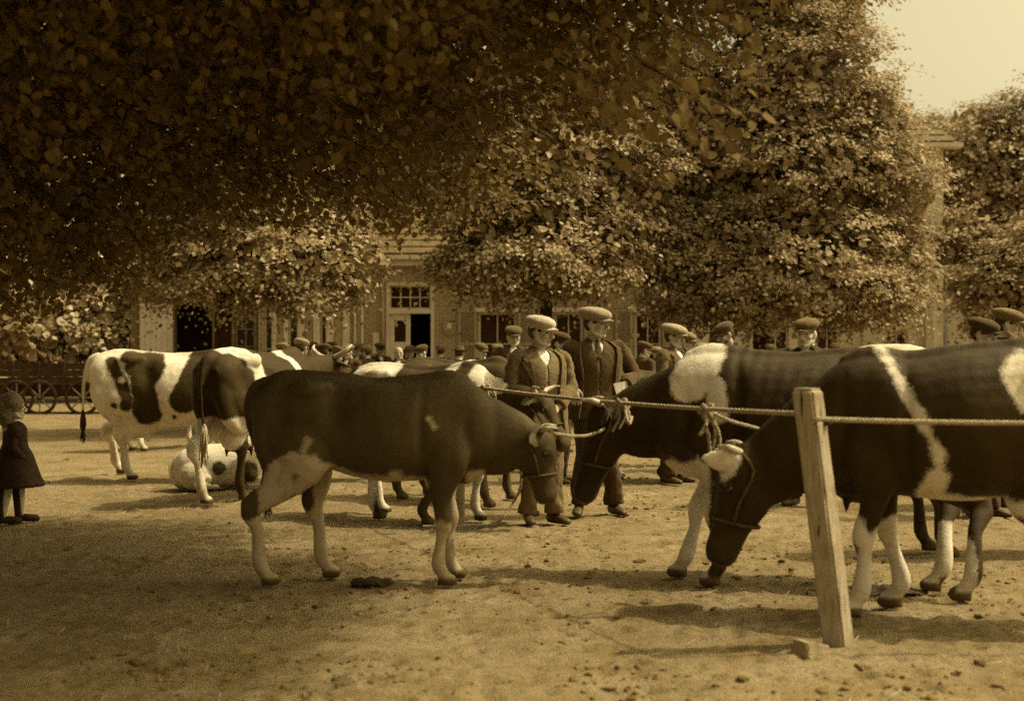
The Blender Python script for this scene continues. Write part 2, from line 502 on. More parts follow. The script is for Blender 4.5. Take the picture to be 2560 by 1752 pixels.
    U2 = np.column_stack([V[:, 0] / (L * s), V[:, 2] / s]); side_ = np.clip((np.abs(V[:, 1]) / s - .08) * 9, 0, 1)
    def dent(c, r, a): return a * np.exp(-(((U2[:, 0] - c[0]) / r[0]) ** 2 + ((U2[:, 1] - c[1]) / r[1]) ** 2))
    flesh = dent((-.25, 1.14), (.08, .12), -.046) + dent((-.62, 1.13), (.07, .10), -.032) + dent((.31, .95), (.028, .26), -.022) + dent((.43, 1.0), (.07, .2), .010)
    flesh += dent((.60, .98), (.035, .15), -.016) + dent((-.44, .80), (.10, .12), .012) + dent((-.30, .72), (.05, .10), -.014) + dent((.05, .86), (.2, .16), .012) + dent((.56, .80), (.06, .09), .014)
    V = V + nrm * ((lump + rib) * torso + flesh * s * side_ * lean_flesh)[:, None]
    set_co(me, V)
    # coat pattern in body units
    Q = np.column_stack([V[:, 0] / (L * s), V[:, 2] / s]); ysd = V[:, 1]
    sdv = np.full(len(V), float(base))
    for op in patches:
        kind, pts, r = op[0], op[1], op[2]
        sidev = op[3] if len(op) > 3 else 0
        dd = chain_dist(Q, pts)
        if sidev: dd = dd + np.where(ysd * sidev < -0.03, 9.0, 0)
        if kind == 'w': sdv = np.maximum(sdv, r - dd)
        else: sdv = np.minimum(sdv, dd - r)
    dm = np.linalg.norm(V - head - d * hl * .98, axis=1)
    skin = np.clip(1 - (V[:, 2] / s - .045) * 60, 0, 1)
    skin = np.maximum(skin, np.clip((.075 * hs - dm) * 40, 0, 1))
    if udder: skin = np.maximum(skin, 0.0)
    for q in (1, -1):                                         # ears
        ee = hp(.09, (.19 - .07 * ear_fwd) * q, -.01 + .16 * ear_fwd); de = np.linalg.norm(V - ee, axis=1)
        if ear_white: sdv = np.maximum(sdv, .10 * hs - de)
    set_attr(me, 'coat', sdv); set_attr(me, 'skin', skin)
    obj('body', me, mat, root)
    if horns:
        for q in (1, -1):
            hx_, hy_, hz_ = horn_dir
            a = hp(-.02, .065 * q, .045)
            b = hp(-.04, .13 * q, .07)
            c2 = b + (d * hx_ * .06 + lat * q * hy_ * .06 + nn * hz_ * .06) * hs * horn_len
            c3 = c2 + (d * (hx_ + .5) * .045 + lat * q * hy_ * .3 * .05 + nn * hz_ * .07) * hs * horn_len
            me2 = MB().add(*tube([a, b, c2, c3], np.array([.026, .025, .019, .006]) * hs * (.45 + .45 * horn_len), n=10)).mesh('horn')
            obj('horn', me2, M_HORN, root)
    if eye:
        for q in (1, -1):
            obj('eye', MB().add(*ball(hp(.31, .098 * q, .036), .017 * hs, 10, 8)).mesh('eye'), M_EYE, root)
    if hair_tail:
        p0 = np.array(tl[-1])
        mbt = MB()
        for i in range(26):
            a = random.uniform(0, 6.28); r = random.uniform(0, .02) * s
            b = random.uniform(0, 6.28); r2 = random.uniform(.005, .045) * s
            ln = (p0[2] - tend) * random.uniform(.72, 1.0)
            q0 = p0 + np.array([math.cos(a) * r * .6, math.sin(a) * r * .6, random.uniform(-.04, .05)])
            q1 = p0 + np.array([math.cos(a) * r * 1.7, math.sin(a) * r * 1.7, -ln * .45])
            q2 = p0 + np.array([math.cos(b) * r2, math.sin(b) * r2, -ln])
            mbt.add(*tube([q0, q1, q2], [.010, .009, .002], n=5, sub=2))
        obj('tail_switch', mbt.mesh('tail_switch'), tail_mat or M_TAILHAIR, root)
    if halter:
        mh = MB()
        def ring(t, w, h, off):
            pts = [hp(t + .02 * math.sin(a), (w + .009) * math.cos(a), (h + .009) * math.sin(a) + off) for a in np.linspace(0, 2 * math.pi, 15)]
            mh.add(*tube(pts, .008 * hs, n=6, sub=2, side=tuple(d)))
        ring(.60, .075, .092, -.018)
        for q in (1, -1):
            mh.add(*tube([hp(.60, .082 * q, -.02), hp(.38, .108 * q, -.02), hp(.08, .112 * q, -.035), hp(-.06, .07 * q, .075)], .008 * hs, n=6))
        mh.add(*tube([hp(-.06, -.08, .07), hp(-.06, 0, .088), hp(-.06, .08, .07)], .008 * hs, n=6))
        obj('rope_halter', mh.mesh('rope_halter'), M_STRAP, root)
    root['hp'] = [float(v) for v in (root.matrix_basis @ Vector(hp(.60, 0, -.1)))]
    return root
# ------------------------------------------------------------------ ground
def spaced(fine0, fine1, step, far0, far1, grow=1.22):
    a = list(np.arange(fine0, fine1 + 1e-6, step))
    s = step
    while a[-1] < far1: s *= grow; a.append(a[-1] + s)
    s = step
    while a[0] > far0: s *= grow; a.insert(0, a[0] - s)
    return np.array(a)

def ground_h(P):
    h = fbm(P * 0.55, 3, 3) * 0.010
    h += np.abs(fbm(P * 2.6, 3, 11)) * 0.016 * np.clip(fbm(P * .45, 2, 21) + .55, .15, 1.3)
    h += np.clip(fbm(P * 9.0, 3, 31), 0, 2) * 0.010
    # hoof prints trodden everywhere
    for seed, sc in ((41, 3.1), (43, 4.3), (47, 2.3)):
        q = P * sc + seed; i = np.floor(q); f = q - i
        hx = _hash(i[:, 0].astype(np.int64), i[:, 1].astype(np.int64), np.zeros(len(P), np.int64), seed); hy = _hash(i[:, 0].astype(np.int64), i[:, 1].astype(np.int64), np.ones(len(P), np.int64), seed)
        d = np.hypot((f[:, 0] - .25 - .5 * hx) / sc, (f[:, 1] - .25 - .5 * hy) / sc)
        on = (hx + hy) % 1.0 > .45
        h = h + on * (-.022 * np.exp(-(d / .045) ** 2) + .008 * np.exp(-((d - .075) / .025) ** 2))
    return h - 0.014

def build_ground():
    xs = spaced(-4.6, 4.6, 0.028, -420, 420); ys = spaced(4.2, 13.0, 0.028, -420, 700)
    XX, YY = np.meshgrid(xs, ys)
    P = np.column_stack([XX.ravel(), YY.ravel()])
    near = np.clip(1.3 - np.hypot(P[:, 0], P[:, 1] - 9) / 30, 0, 1)
    z = ground_h(P) * near
    V = np.column_stack([P, z])
    nx, ny = len(xs), len(ys)
    me = bpy.data.meshes.new('ground')
    i = np.arange((ny - 1) * (nx - 1)); r, c = i // (nx - 1), i % (nx - 1)
    q = np.column_stack([r * nx + c, r * nx + c + 1, (r + 1) * nx + c + 1, (r + 1) * nx + c]).astype(np.int32)
    me.vertices.add(len(V)); me.vertices.foreach_set('co', V.astype(np.float32).ravel())
    me.loops.add(q.size); me.loops.foreach_set('vertex_index', q.ravel())
    me.polygons.add(len(q)); me.polygons.foreach_set('loop_start', np.arange(0, q.size, 4, dtype=np.int32))
    me.polygons.foreach_set('use_smooth', np.ones(len(q), bool))
    me.update(calc_edges=True)
    k = NT('market_dirt')
    big = k.noise(0.35, 4, 0.6); mid = k.noise(2.2, 6, 0.65, dist=.4); fine = k.noise(28, 5, 0.65); peb = k.noise(95, 3, 0.6)
    c = k.ramp(mid, [(0.30, S(0.13)), (0.46, S(0.20)), (0.60, S(0.245)), (0.80, S(0.285))])
    scuff = k.noise(1.1, 6, .7, dist=1.2)
    c = k.mix(k.ramp(scuff, [(0.50, (0, 0, 0, 1)), (0.66, (.55, .55, .55, 1))]), c, S(0.10))
    c = k.mix(k.ramp(big, [(0.38, (0, 0, 0, 1)), (0.62, (.5, .5, .5, 1))]), c, S(0.20))
    c = k.mix(k.ramp(fine, [(0.30, (.8, .8, .8, 1)), (0.46, (0, 0, 0, 1))]), c, S(0.10))
    c = k.mix(k.ramp(peb, [(0.62, (0, 0, 0, 1)), (0.74, (.5, .5, .5, 1))]), c, S(0.42))
    k.col(c); k.set(Roughness=0.95, Specular_IOR_Level=0.12)
    k.bump(k.math('ADD', k.math('MULTIPLY', fine, 1.0), k.math('MULTIPLY', peb, .35)), 0.65, 0.03)
    o = obj('ground', me, k.m)
    tag(o, 'trampled sandy dirt of the market square', kind='structure')
    return o
GROUND = build_ground()
# ------------------------------------------------------------------ the herd (positions measured on the photograph)
G_C = 'cattle at the market'
# young heifer in the foreground
TR_YOUNG = [(x, zt, zb + .085 * min(1.0, max(0.0, (zt - zb - .3) / .35)), w * .93) for x, zt, zb, w in TR]
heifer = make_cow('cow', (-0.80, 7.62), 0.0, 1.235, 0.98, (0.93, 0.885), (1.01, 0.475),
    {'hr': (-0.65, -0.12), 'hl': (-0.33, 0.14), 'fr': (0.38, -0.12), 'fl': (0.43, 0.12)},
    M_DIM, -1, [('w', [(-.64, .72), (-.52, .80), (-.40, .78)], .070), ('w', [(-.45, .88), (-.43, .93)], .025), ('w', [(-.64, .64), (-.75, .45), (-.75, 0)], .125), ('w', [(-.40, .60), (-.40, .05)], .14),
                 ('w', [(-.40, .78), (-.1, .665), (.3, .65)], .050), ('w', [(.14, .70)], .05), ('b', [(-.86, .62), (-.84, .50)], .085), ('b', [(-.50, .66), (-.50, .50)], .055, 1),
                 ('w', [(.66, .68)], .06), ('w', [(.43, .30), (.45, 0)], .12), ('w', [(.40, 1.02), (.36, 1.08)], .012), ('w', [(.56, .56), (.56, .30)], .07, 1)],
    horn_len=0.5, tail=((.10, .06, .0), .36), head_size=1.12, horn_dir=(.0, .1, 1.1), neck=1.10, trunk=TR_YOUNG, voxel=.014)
tag(heifer, 'dark young heifer with pale belly and one rope lead, standing full side-on', 'cow', G_C)
# big cow behind the post, head to the ground
cow_a = make_cow('cow', (2.36, 6.56), R(180 - 17), 1.43, 1.0, (1.12, .80), (1.30, .23),
    {'fl': gp(1948, 1400), 'fr': (.36, -.19)}, M_BLACK, -1,
    [('w', [(.44, 1.34), (.36, 1.2), (.25, 1.0), (.16, .82), (.16, .68)], .024), ('w', [(.17, .70), (.21, .60)], .052), ('w', [(.2, .585), (-.2, .545), (-.5, .53)], .045), ('w', [(.36, .3), (.5, .0)], .17), ('w', [(.56, .46), (.52, .40)], .05), ('w', [(-.27, 1.10), (-.22, 1.20)], .10)],  # last white patch paints the highlight on the sunlit hip into the coat
    horn_len=.5, ear_white=True, udder=True, voxel=.014, horn_dir=(-.1, .15, 1.0), head_size=1.22, neck=1.22, ear_fwd=.85, wd=.065)
tag(cow_a, 'large black and white cow lowering its head beside the wooden post', 'cow', G_C)
# cow behind it with the white shoulder
cow_b = make_cow('cow', (1.74, 7.80), R(180 - 13), 1.385, 1.08, (1.15, 1.01), (1.33, .43),
    {'fl': gp(1628, 1328), 'fr': gp(1553, 1308), 'hl': gp(2195, 1362), 'hr': gp(2128, 1340)}, M_BLACK, -1,
    [('w', [(.50, 1.33), (.58, 1.16)], .115), ('w', [(.44, 1.14), (.42, .98)], .055), ('w', [(-.40, 1.37), (-.62, 1.36)], .06), ('w', [(-.36, 1.3)], .035), ('w', [(.60, .60), (.6, 0.0)], .14), ('b', [(.62, .76)], .09), ('w', [(-.75, .26), (-.75, 0)], .12), ('b', [(-.75, .06)], .03)],
    horn_len=.65, udder=True, horn_dir=(.0, .6, .9), head_size=1.12, neck=1.12, voxel=.015, lean_flesh=1.7)
tag(cow_b, 'black cow with white shoulder patch, head lowered to the right of the men', 'cow', G_C)
# tail and hind legs seen under its belly
cow_d = make_cow('cow', (3.45, 8.75), R(8), 1.30, 1.0, (1.2, 1.15), (1.6, .95), {}, M_BLACK, -1, [('w', [(.2, .55)], .1)], tail=((-.05, 0, 0), .52), halter=False)
tag(cow_d, 'dark cow mostly hidden behind the two big cows, only tail and hind legs showing', 'cow', G_C)
# left: patched cow side-on
cow_l1 = make_cow('cow', (-3.62, 13.72), R(10), 1.375, 1.03, (1.15, 1.2), (1.5, .85),
    {'hr': gp(292, 1088), 'hl': gp(268, 1074), 'fr': (.48, -.17), 'fl': (.52, .17)}, M_BLACK, 1,
    [('b', [(-.60, 1.24), (-.50, 1.06), (-.44, .88), (-.45, .80)], .062), ('b', [(-.44, 1.30), (-.15, 1.28)], .07), ('b', [(-.27, 1.15), (-.25, .95), (-.24, .74)], .15), ('b', [(-.36, 1.18), (-.16, 1.2)], .10), ('b', [(-.16, .80)], .08),
     ('b', [(.30, 1.27), (.22, 1.05), (.12, .86)], .15), ('b', [(.50, 1.2), (.45, .9)], .22), ('b', [(.9, 1.2)], .3), ('b', [(-.57, .80)], .035), ('b', [(.02, .68)], .022), ('w', [(-.49, 1.06)], .035), ('w', [(.04, 1.36), (-.02, 1.16), (-.11, 1.0), (-.06, .75)], .05)],
    udder=True, tail=((-.02, -.05, 0), .40), halter=False)
tag(cow_l1, 'patchy black and white milk cow with full udder, standing beyond the girl', 'cow', G_C)
# left: cow from behind
cow_l2 = make_cow('cow', (-2.36, 12.12), R(64), 1.385, 1.0, (1.08, 1.27), (1.45, 1.02),
    {'hl': gp(462, 1146), 'hr': gp(548, 1134), 'fl': (.46, .17), 'fr': (.52, -.17)}, M_BLACK, -1,
    [('w', [(-.66, 1.39), (-.40, 1.42)], .055, -1), ('w', [(-.42, 1.40), (-.36, 1.18), (-.34, .95), (-.44, .75), (-.58, .52)], .11, -1), ('w', [(-.60, 1.39), (-.46, 1.2)], .035, -1), ('w', [(-.66, .60), (-.72, .0)], .17), ('w', [(-.3, .6), (.2, .55)], .1), ('w', [(.20, 1.34), (.24, 1.0), (.24, .7)], .06), ('w', [(-.87, .62), (-.85, .3)], .1)],
    udder=True, tail=((-.01, -.04, 0), .34), tail_mat=M_TAILPALE, horn_len=1.4, halter=False, horn_dir=(-.2, .9, .7))
tag(cow_l2, 'black cow seen from behind with white rump edge and pale tail', 'cow', G_C)
# far cow whose legs show under the patched cow
cow_l5 = make_cow('cow', (-4.85, 18.2), R(48), 1.28, .95, (1.1, 1.1), (1.4, .8), {}, M_BLACK, -1, [('w', [(-.6, .5), (-.6, 0)], .2), ('w', [(.5, .4), (.5, 0)], .2)], halter=False, voxel=.022, horns=False)
tag(cow_l5, 'distant dark cow, only its legs visible under the patchy milk cow', 'cow', G_C)
# group behind the heifer
cow_m2 = make_cow('cow', (-.70, 10.50), R(-28), 1.265, .95, (1.0, 1.02), (1.26, .62),
    {'hr': gp(852, 1176), 'fl': gp(1080, 1180), 'fr': gp(960, 1190)}, M_SOFT, -1,
    [('w', [(-.6, 1.3), (-.35, 1.28)], .13), ('w', [(.36, 1.36), (.30, 1.3)], .05), ('w', [(.62, 1.3), (.8, 1.2)], .09), ('w', [(-.62, .5), (-.62, 0)], .2), ('w', [(.5, .5), (.5, 0)], .2), ('w', [(1.22, .9), (1.3, .75)], .06)], horn_len=1.1, horn_dir=(0, .9, .6))
tag(cow_m2, 'cow with white-topped back tied to the rope just behind the heifer', 'cow', G_C)
cow_m3 = make_cow('cow', (-.47, 12.0), R(-32), 1.30, .90, (1.05, 1.16), (1.28, .74),
    {'hr': gp(905, 1132), 'fr': gp(1101, 1150)}, M_BROWN, -1, [], horn_len=1.0)
tag(cow_m3, 'plain brown cow with arched back to the left of the capped men', 'cow', G_C)
cow_m1 = make_cow('cow', (-1.72, 13.9), R(172), 1.20, 1.0, (1.1, 1.08), (1.38, .72), {}, M_SOFT, -1,
    [('w', [(.30, 1.28), (.15, 1.12)], .13), ('w', [(-.36, 1.34), (-.6, 1.3)], .11), ('b', [(-.5, 1.38)], .03)], halter=False, voxel=.02)
tag(cow_m1, 'dark cow with white saddle patches behind the heifer, facing the cow seen from behind', 'cow', G_C)
cow_m4 = make_cow('cow', (.05, 14.6), R(6), 1.26, .95, (1.1, 1.15), (1.4, .8), {}, M_BROWN, -1, [('w', [(-.7, 1.36), (.6, 1.36)], .06), ('w', [(.5, .45), (.5, 0)], .2)], halter=False, voxel=.02)
tag(cow_m4, 'brown cow with a white spine partly hidden by the capped men', 'cow', G_C)
cow_r1 = make_cow('cow', (1.62, 13.75), R(-8), 1.17, .92, (1.0, 1.0), (1.3, .7), {'fr': gp(1500, 1092)}, M_BROWN, -1, [('w', [(-.62, .5), (-.62, 0)], .2)], halter=False, voxel=.02, horns=False)
tag(cow_r1, 'small brown cow standing in the gap behind the tall man', 'cow', G_C)

# lying calf
def lying_calf():
    root = empty('calf', (-2.98, 12.95, 0), R(22))
    root.scale = (.82, .82, .82)
    mb = MB()
    Tt = np.array([(-.52, .36, .04, .12), (-.44, .46, .0, .21), (-.25, .53, 0, .26), (0, .54, 0, .27), (.22, .55, 0, .24), (.42, .53, .03, .19), (.52, .46, .12, .12)])
    Tt = catmull(Tt, 3); Z = np.zeros(len(Tt))
    mb.add(*loft(np.column_stack([Tt[:, 0], Z, (Tt[:, 1] + Tt[:, 2]) / 2]), np.column_stack([Z, Tt[:, 3], Z]), np.column_stack([Z, Z, (Tt[:, 1] - Tt[:, 2]) / 2]), 24, 2.2, .4))
    mb.add(*ball((-.30, -.20, .17), (.20, .12, .18))); mb.add(*ball((-.30, .18, .17), (.20, .12, .18)))
    mb.add(*tube([(-.15, -.26, .12), (-.32, -.33, .06), (-.05, -.38, .045)], [.07, .045, .03]))
    mb.add(*tube([(.35, -.2, .16), (.52, -.2, .06), (.32, -.22, .04)], [.07, .045, .03]))
    mb.add(*tube([(.35, .2, .16), (.52, .2, .06), (.32, .22, .04)], [.07, .045, .03]))
    mb.add(*tube([(.40, 0, .40), (.56, .05, .48), (.66, .10, .56)], [.10, .08, .07], [.17, .12, .09]))
    mb.add(*tube([(.60, .08, .60), (.70, .12, .56), (.84, .18, .44), (.90, .20, .38)], [.06, .08, .055, .045], [.06, .08, .06, .04]))
    for q in (-1, 1): mb.add(*tube([(.63, .09 + .05 * q, .60), (.62, .09 + .17 * q, .58)], [.03, .012], [.015, .01]))
    mb.add(*tube([(-.48, 0, .40), (-.58, -.02, .28), (-.56, -.12, .06)], [.03, .02, .012]))
    me = fuse(mb, .015, 4, 'body')
    V = co_of(me); V[:, 2] = np.maximum(V[:, 2], .002); set_co(me, V)
    P = V[:, [0, 2]]
    sd = np.full(len(V), 1.0)
    for p, r in (((-.02, .26), .085), ((.34, .2), .13), ((.75, .5), .2)): sd = np.minimum(sd, np.linalg.norm(P - np.array(p), axis=1) - r)
    set_attr(me, 'coat', sd); set_attr(me, 'skin', np.zeros(len(V)))
    obj('body', me, M_WHITE, root)
    tag(root, 'white calf with a dark spot lying on the ground under the cows', 'calf')
lying_calf()
# ------------------------------------------------------------------ people
def skin_material(name, r):
    k = NT(name)
    n = k.noise(14, 4, .6); h = k.attr('hairy'); lp = k.attr('lip')
    c = k.ramp(n, [(.3, S(r * .82)), (.7, S(r * 1.1))])
    c = k.mix(lp, c, S(r * .55)); c = k.mix(h, c, S(r * .22))
    k.col(c); k.set(Roughness=.55, Specular_IOR_Level=.35)
    k.bump(k.noise(120, 3, .6), .12, .004)
    return k.m
M_SKIN = skin_material('weathered_skin', .42)
M_SKINPALE = skin_material('pale_skin', .52)
M_HAIR = plain('dark_hair', .045, .6, .4, 80, .5, 160)
M_HAIRFAIR = plain('fair_hair', .20, .65, .4, 60, .6, 140)
M_HAIRWHITE = plain('grey_beard', .45, .8, .3, 60, .6, 140)
M_SHIRT = cloth('white_shirt', .72)
M_SHOE = plain('worn_leather', .07, .5, .5, 16, .3, 80, .4)
M_PAPER = plain('paper', .78, .8, .06, 5, .05)
M_EYEW = plain('eye_white', .5, .2, .1, 5, 0, spec=.5)

def head_template():
    mb = MB()
    mb.add(*ball((-.014, 0, .032), (.097, .077, .086), 18, 12))
    mb.add(*ball((.012, 0, -.02), (.072, .068, .085), 16, 10))
    mb.add(*ball((.034, 0, -.058), (.050, .052, .055), 14, 10))
    mb.add(*ball((.062, 0, -.098), (.026, .028, .020), 10, 8))
    mb.add(*tube([(-.02, -.062, -.035), (.012, -.056, -.075), (.055, -.025, -.100)], [.016, .018, .016]))
    mb.add(*tube([(-.02, .062, -.035), (.012, .056, -.075), (.055, .025, -.100)], [.016, .018, .016]))
    for q in (-1, 1):
        mb.add(*ball((.054, .043 * q, -.026), (.026, .021, .020), 10, 8))
        mb.add(*tube([(.074, .010 * q, .022), (.075, .034 * q, .026), (.056, .058 * q, .018)], [.012, .013, .012]))
        mb.add(*ball((.098, .012 * q, -.040), (.012, .010, .009), 8, 6))
        mb.add(*ball((-.012, .080 * q, -.008), (.022, .008, .032), 10, 8, Matrix.Rotation(R(-14 * q), 3, 'Z') @ Matrix.Rotation(R(-10), 3, 'Y')))
        mb.add(*ball((-.004, .078 * q, -.034), (.010, .007, .012), 8, 6))
        mb.add(*ball((.070, .033 * q, -.010), (.014, .020, .006), 8, 6))
    mb.add(*tube([(.083, 0, .020), (.094, 0, -.005), (.112, 0, -.030), (.104, 0, -.043)], [.009, .010, .013, .010]))
    mb.add(*ball((.081, 0, -.062), (.014, .026, .010), 10, 8))
    mb.add(*ball((.084, 0, -.067), (.010, .022, .0055), 10, 6))
    mb.add(*ball((.080, 0, -.079), (.011, .019, .0065), 10, 6))
    mb.add(*tube([(-.022, 0, -.06), (-.030, 0, -.13), (-.045, 0, -.22)], [.056, .060, .074]))
    me = fuse(mb, .0062, 1, 'head', .4)
    V = co_of(me)
    # eye sockets and the line of the mouth are real hollows
    for q in (-1, 1):
        V[:, 0] -= .007 * np.exp(-((V[:, 1] - .033 * q) / .015) ** 2 - ((V[:, 2] - .004) / .010) ** 2) * (V[:, 0] > .03)
        V[:, 0] -= .006 * np.exp(-((V[:, 1] - .036 * q) / .009) ** 2 - ((V[:, 2] + .052) / .022) ** 2) * (V[:, 0] > .03)
    V[:, 0] -= .007 * np.exp(-(V[:, 1] / .024) ** 4 - ((V[:, 2] + .0725 - 6 * V[:, 1] ** 2) / .0035) ** 2) * (V[:, 0] > .05)
    V[:, 1] *= 1.06
    set_co(me, V)
    mouth = (np.abs(V[:, 1]) < .025) & (V[:, 0] > .07) & (V[:, 2] < -.060) & (V[:, 2] > -.086)
    set_attr(me, 'lip', mouth.astype(float) * .7)
    brow = (V[:, 0] > .05) & (np.abs(V[:, 2] - .0255 + .12 * (np.abs(V[:, 1]) - .034) ** 2 / .034) < .006) & (np.abs(V[:, 1]) > .013) & (np.abs(V[:, 1]) < .056)
    set_attr(me, 'hairy', brow.astype(float))
    return me
HEAD = head_template()

def hand_template(curl):
    mb = MB()
    mb.add(*tube([(-.05, 0, 0), (0, 0, 0), (.04, 0, 0), (.085, 0, -.002)], [.024, .028, .040, .041], [.020, .018, .016, .013], n=12))
    for i, (y, ln) in enumerate(((-.031, .072), (-.011, .086), (.011, .092), (.031, .084))):
        p = np.array([.075, y, -.001]); a = .12; pts = [p]
        for k in range(3):
            a += curl * (.55, .9, .7)[k] * (1.0 - .05 * i)
            st = ln * (.45, .32, .23)[k]
            p = p + np.array([math.cos(a) * st, y * .04, -math.sin(a) * st]); pts.append(p)
        mb.add(*tube(pts, [.0098, .0092, .0085, .0072], n=8, sub=3))
    mb.add(*tube([(.012, .022, -.004), (.042, .048, -.012), (.068, .060, -.022), (.092, .060, -.034)], [.016, .013, .0105, .008], n=8))
    return fuse(mb, .0052, 1, 'hand', .35)
HAND_RELAX, HAND_CURL = hand_template(.45), hand_template(1.05)

def garment(zs, rx, ry, cx, open_fn=None, na=72, nz=44, thick=.012, wr=.004, seed=0, p=2.3, cy=None):
    """open shell round the torso: rows of a ring with the front left open where open_fn says so"""
    Q = catmull(np.column_stack([zs, rx, ry, cx]), 6)
    t = np.linspace(0, len(Q) - 1, nz); i = np.clip(t.astype(int), 0, len(Q) - 2); f = (t - i)[:, None]
    Q = Q[i] * (1 - f) + Q[i + 1] * f
    V = []
    for r in range(nz):
        z, a_, b_, c_ = Q[r]
        e = max(0.0, open_fn(z)) if open_fn else 0.0
        for j in range(na):
            a = e + (2 * math.pi - 2 * e) * j / (na - 1 if open_fn else na)
            ca, sa = math.cos(a), math.sin(a)
            V.append((c_ + a_ * math.copysign(abs(ca) ** (2 / p), ca), b_ * math.copysign(abs(sa) ** (2 / p), sa), z))
    V = np.array(V)
    ctr = np.repeat(np.column_stack([Q[:, 3], np.zeros(nz)]), na, axis=0)
    out = V[:, :2] - ctr; out /= np.linalg.norm(out, axis=1)[:, None] + 1e-9
    w = fbm(V * np.array([9, 9, 5]) + seed * 3.1, 3, seed) * wr
    V[:, :2] += out * w[:, None]
    Fc = []
    jn = na - 1 if open_fn else na
    for r in range(nz - 1):
        for j in range(jn):
            Fc.append((r * na + j, r * na + (j + 1) % na, (r + 1) * na + (j + 1) % na, (r + 1) * na + j))
    # solid: offset copy inwards and rim
    n = len(V)
    Vi = V.copy(); Vi[:, :2] -= out * thick
    edges = {}
    for f_ in Fc:
        for a, b in zip(f_, f_[1:] + f_[:1]):
            if (b, a) in edges: del edges[(b, a)]
            else: edges[(a, b)] = 1
    F2 = [tuple(i + n for i in reversed(f_)) for f_ in Fc]
    rim = [(b, a, a + n, b + n) for (a, b) in edges]
    return np.vstack([V, Vi]), Fc + F2 + rim

def compact(V, Fc):
    used = sorted({i for f in Fc for i in f}); m = {i: k for k, i in enumerate(used)}
    return V[used], [tuple(m[i] for i in f) for f in Fc]

JZ = [.80, .95, 1.08, 1.24, 1.34, 1.405, 1.445, 1.475]
JX = [.178, .166, .150, .158, .146, .120, .090, .070]
JY = [.232, .222, .206, .222, .222, .202, .136, .074]
JC = [.000, .000, .000, .000, -.008, -.018, -.026, -.030]

def cap_meshes(puff=1.0, tilt=-8):
    """flat cap: soft crown overhanging a band, and a stiff visor"""
    rows = [(.100, .084, .036, -.006), (.106, .090, .050, -.008), (.124 * puff, .108 * puff, .064, -.010), (.136 * puff, .120 * puff, .084, -.010), (.130 * puff, .115 * puff, .108, -.008), (.104 * puff, .094 * puff, .129, -.006), (.064, .060, .141, -.004), (.02, .02, .145, 0)]
    n = 32; V = []
    for k, (a_, b_, z, c) in enumerate(rows):
        for j in range(n):
            a = 2 * math.pi * j / n
            x = c + a_ * math.cos(a); y = b_ * math.sin(a)
            zz = z + (-.16 * x if k >= 2 else -.06 * x)
            V.append((x, y, zz))
    V = np.array(V)
    V += (fbm(V * 22, 2, 9) * .004)[:, None] * np.array([1, 1, .8])
    Fc = [(k * n + j, k * n + (j + 1) % n, (k + 1) * n + (j + 1) % n, (k + 1) * n + j) for k in range(len(rows) - 1) for j in range(n)]
    V = np.vstack([V, [(0, 0, .146), (-.006, 0, .05)]])
    t, b = len(V) - 2, len(V) - 1
    L0 = (len(rows) - 1) * n
    Fc += [(L0 + j, L0 + (j + 1) % n, t) for j in range(n)] + [((j + 1) % n, j, b) for j in range(n)]
    crown = (V, Fc)
    Vv, Fv = [], []
    m, kx = 17, 5
    for s_ in (1, -1):
        for k in range(kx):
            u = k / (kx - 1)
            for j in range(m):
                a = R(-72 + 144 * j / (m - 1))
                reach = .060 * (math.cos(a * .95)) * u
                x = -.004 + (.098) * math.cos(a) + reach; y = .082 * math.sin(a) * (1 + .08 * u)
                z = .050 - .020 * u - .05 * (abs(math.sin(a)) ** 2) * .3 * u + .004 * s_
                Vv.append((x, y, z))
    for s_ in range(2):
        o = s_ * m * kx
        for k in range(kx - 1):
            for j in range(m - 1):
                q = (o + k * m + j, o + k * m + j + 1, o + (k + 1) * m + j + 1, o + (k + 1) * m + j)
                Fv.append(tuple(reversed(q)) if s_ == 0 else q)
    o = m * kx
    Fv += [((kx - 1) * m + j, (kx - 1) * m + j + 1, o + (kx - 1) * m + j + 1, o + (kx - 1) * m + j) for j in range(m - 1)]
    return crown, (np.array(Vv), Fv)

def felt_hat():
    prof = [(.155, .052), (.158, .056), (.105, .060), (.096, .075), (.090, .120), (.070, .138), (.02, .132)]
    n = 28; V = []
    for r, z in prof:
        for j in range(n):
            a = 2 * math.pi * j / n
            V.append((r * 1.08 * math.cos(a), r * .95 * math.sin(a), z + .012 * abs(math.sin(a)) * (r > .14)))
    Fc = [(k * n + j, k * n + (j + 1) % n, (k + 1) * n + (j + 1) % n, (k + 1) * n + j) for k in range(len(prof) - 1) for j in range(n)]
    V = np.vstack([V, [(0, 0, .13), (0, 0, .05)]])
    L0 = (len(prof) - 1) * n; t, b = len(V) - 2, len(V) - 1
    Fc += [(L0 + j, L0 + (j + 1) % n, t) for j in range(n)] + [((j + 1) % n, j, b) for j in range(n)]
    return np.array(V), Fc

